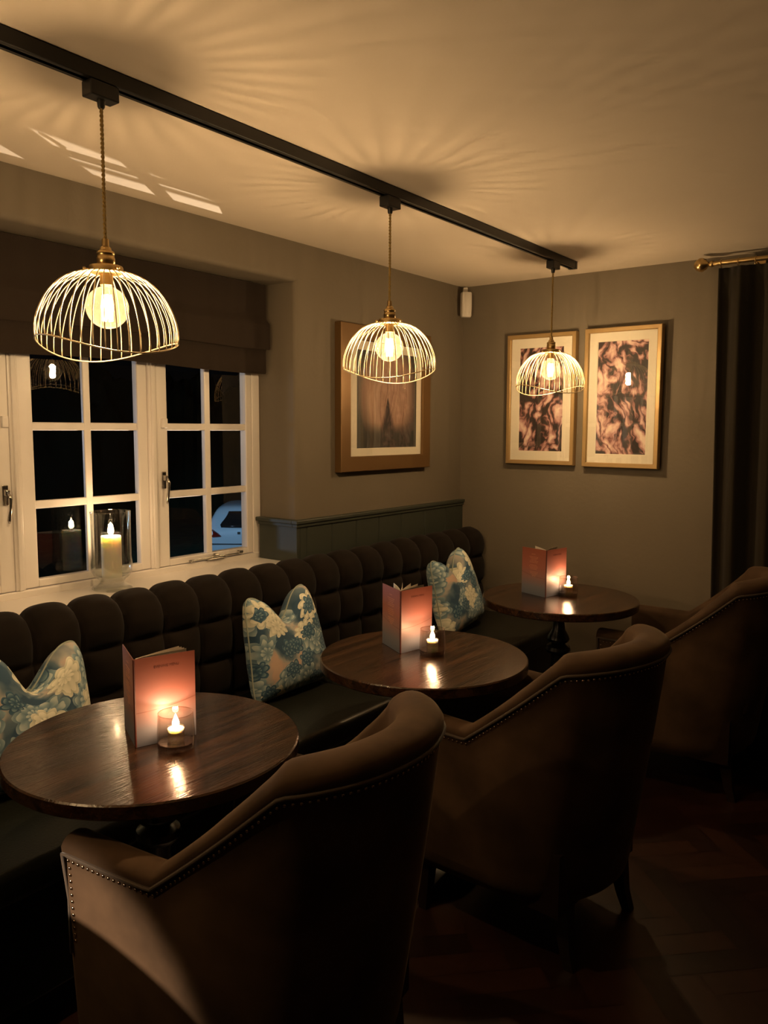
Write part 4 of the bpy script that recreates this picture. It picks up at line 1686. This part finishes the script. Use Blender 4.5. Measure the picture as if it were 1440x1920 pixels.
def make_car():
    cx, cy = 9.0, 11.72
    yaw = atan2(0.737, 0.676)
    root = empty('parked_car', 'white car parked outside, seen from behind through the right window pane', 'car', (cx, cy, -1.88), yaw - radians(10))
    # local +x forward (away from the viewer), rear at x=0, half width .88
    # cross sections along x: (x, halfwidth low, halfwidth shoulder, z bottom, z shoulder, z roof, half width roof)
    secs = [(0.00, 0.78, 0.82, 0.34, 0.80, 0.86, 0.70), (0.06, 0.86, 0.88, 0.28, 0.92, 0.98, 0.72), (0.22, 0.88, 0.90, 0.25, 0.96, 1.22, 0.66), (0.42, 0.89, 0.90, 0.24, 0.98, 1.42, 0.62),
            (0.62, 0.89, 0.90, 0.24, 0.98, 1.475, 0.60), (1.4, 0.89, 0.90, 0.24, 0.98, 1.50, 0.60), (2.3, 0.89, 0.90, 0.24, 0.96, 1.47, 0.60), (2.9, 0.89, 0.89, 0.24, 0.95, 1.18, 0.64),
            (3.25, 0.88, 0.88, 0.24, 0.92, 0.97, 0.68), (3.9, 0.84, 0.84, 0.26, 0.78, 0.84, 0.62), (4.1, 0.74, 0.74, 0.34, 0.62, 0.66, 0.56)]
    def section(s):
        x, wl, wsh, zb_, zs, zr, wr = s
        pts = [(0, zb_), (wl * 0.85, zb_), (wl, zb_ + 0.10), (wsh, (zb_ + zs) / 2), (wsh * 0.985, zs - 0.06), (wsh * 0.94, zs), (wr + 0.06, zs + (zr - zs) * 0.62), (wr, zr - 0.05 * min(1, zr - zs)), (wr * 0.75, zr), (0, zr + 0.015)]
        return [(x, p[0], p[1]) for p in pts] + [(x, -p[0], p[1]) for p in pts[1:-1][::-1]]
    rings = [section(s) for s in secs]
    vs, fs = [], []
    m = len(rings[0])
    for r in rings:
        vs.extend(r)
    for i in range(len(rings) - 1):
        for k in range(m):
            fs.append((i * m + k, i * m + (k + 1) % m, (i + 1) * m + (k + 1) % m, (i + 1) * m + k))
    fs.append(tuple(range(m)))
    fs.append(tuple((len(rings) - 1) * m + k for k in range(m)))
    body = pydata('body', vs, fs, MT['carpaint'], root, True)
    sb = body.modifiers.new('sub', 'SUBSURF')
    sb.levels = 2
    sb.render_levels = 2
    # rear screen: curved dark glass lying on the tailgate
    vs, fs = [], []
    nu, nv = 14, 6
    for j in range(nv + 1):
        v = j / nv
        z = 0.99 + 0.36 * v
        x = 0.035 + 0.30 * v ** 1.15 - 0.022
        for i in range(nu + 1):
            u = -1 + 2 * i / nu
            w = (0.66 - 0.10 * v)
            e = 1 - 0.10 * (abs(2 * v - 1) ** 4)
            vs.append((x + 0.09 * u * u, u * w * e, z - 0.02 * u * u))
    for j in range(nv):
        for i in range(nu):
            a = j * (nu + 1) + i
            fs.append((a, a + 1, a + nu + 2, a + nu + 1))
    o = pydata('rear_screen', vs, fs, MT['carglass'], root, True)
    sm = o.modifiers.new('t', 'SOLIDIFY')
    sm.thickness = 0.03
    for s in (-1, 1):
        vs = []
        pts = [(0.43, 0.775), (0.50, 0.84), (0.64, 0.93), (0.88, 0.97), (0.905, 0.80), (0.86, 0.75), (0.60, 0.76)]
        for (yy, z) in pts:
            xx = -0.035 + max(0, yy - 0.74) * 1.15
            vs.append((xx, s * yy, z))
        for (yy, z) in pts:
            xx = 0.06 + max(0, yy - 0.74) * 1.15
            vs.append((xx, s * (yy - 0.02), z))
        k = len(pts)
        fs = [tuple(range(k)), tuple(range(k, 2 * k))] + [(q, (q + 1) % k, k + (q + 1) % k, k + q) for q in range(k)]
        pydata('tail_light', vs, fs, MT['taillight'], root)
    box('badge', -0.012, 0.01, -0.035, 0.035, 0.825, 0.885, MT['chrome'], root, 0.004)
    box('bumper_seam', -0.035, 0.03, -0.70, 0.70, 0.585, 0.597, MT['rubber'], root)
    for wx in (0.75, 3.3):
        for s in (-1, 1):
            vs, fs = lathe_data([(0, -0.10), (0.29, -0.10), (0.32, -0.07), (0.32, 0.07), (0.29, 0.10), (0, 0.10)], 28)
            vs = [(wx + a, s * 0.80 + z, 0.32 + b_) for (a, b_, z) in vs]
            pydata('wheel', vs, fs, MT['rubber'], root)

make_car()


def make_uplight():
    root = empty('ground_spotlight', 'small round ground spotlight outside below the window, with an added bar that splits its beam', 'spotlight', (-0.40, 1.20, -0.95))
    lathe('housing', [(0, -0.04), (0.05, -0.04), (0.055, 0.0), (0.055, 0.045), (0.048, 0.045), (0.045, 0.012), (0, 0.010)], MT['black'], root, 24)
    r = tube('beam_split_bar', [(-1.9, -0.387, 0.95), (0.5, -0.387, 0.95)], 0.0055, MT['black'], root, 8)  # added unseen bar, its shadow splits the light patches on the ceiling
    for x in (-1.85, 0.45):  # posts that carry the added bar
        tube('split_bar_post', [(x, -0.387, 0.0), (x, -0.387, 0.95)], 0.008, MT['black'], root, 8)

make_uplight()
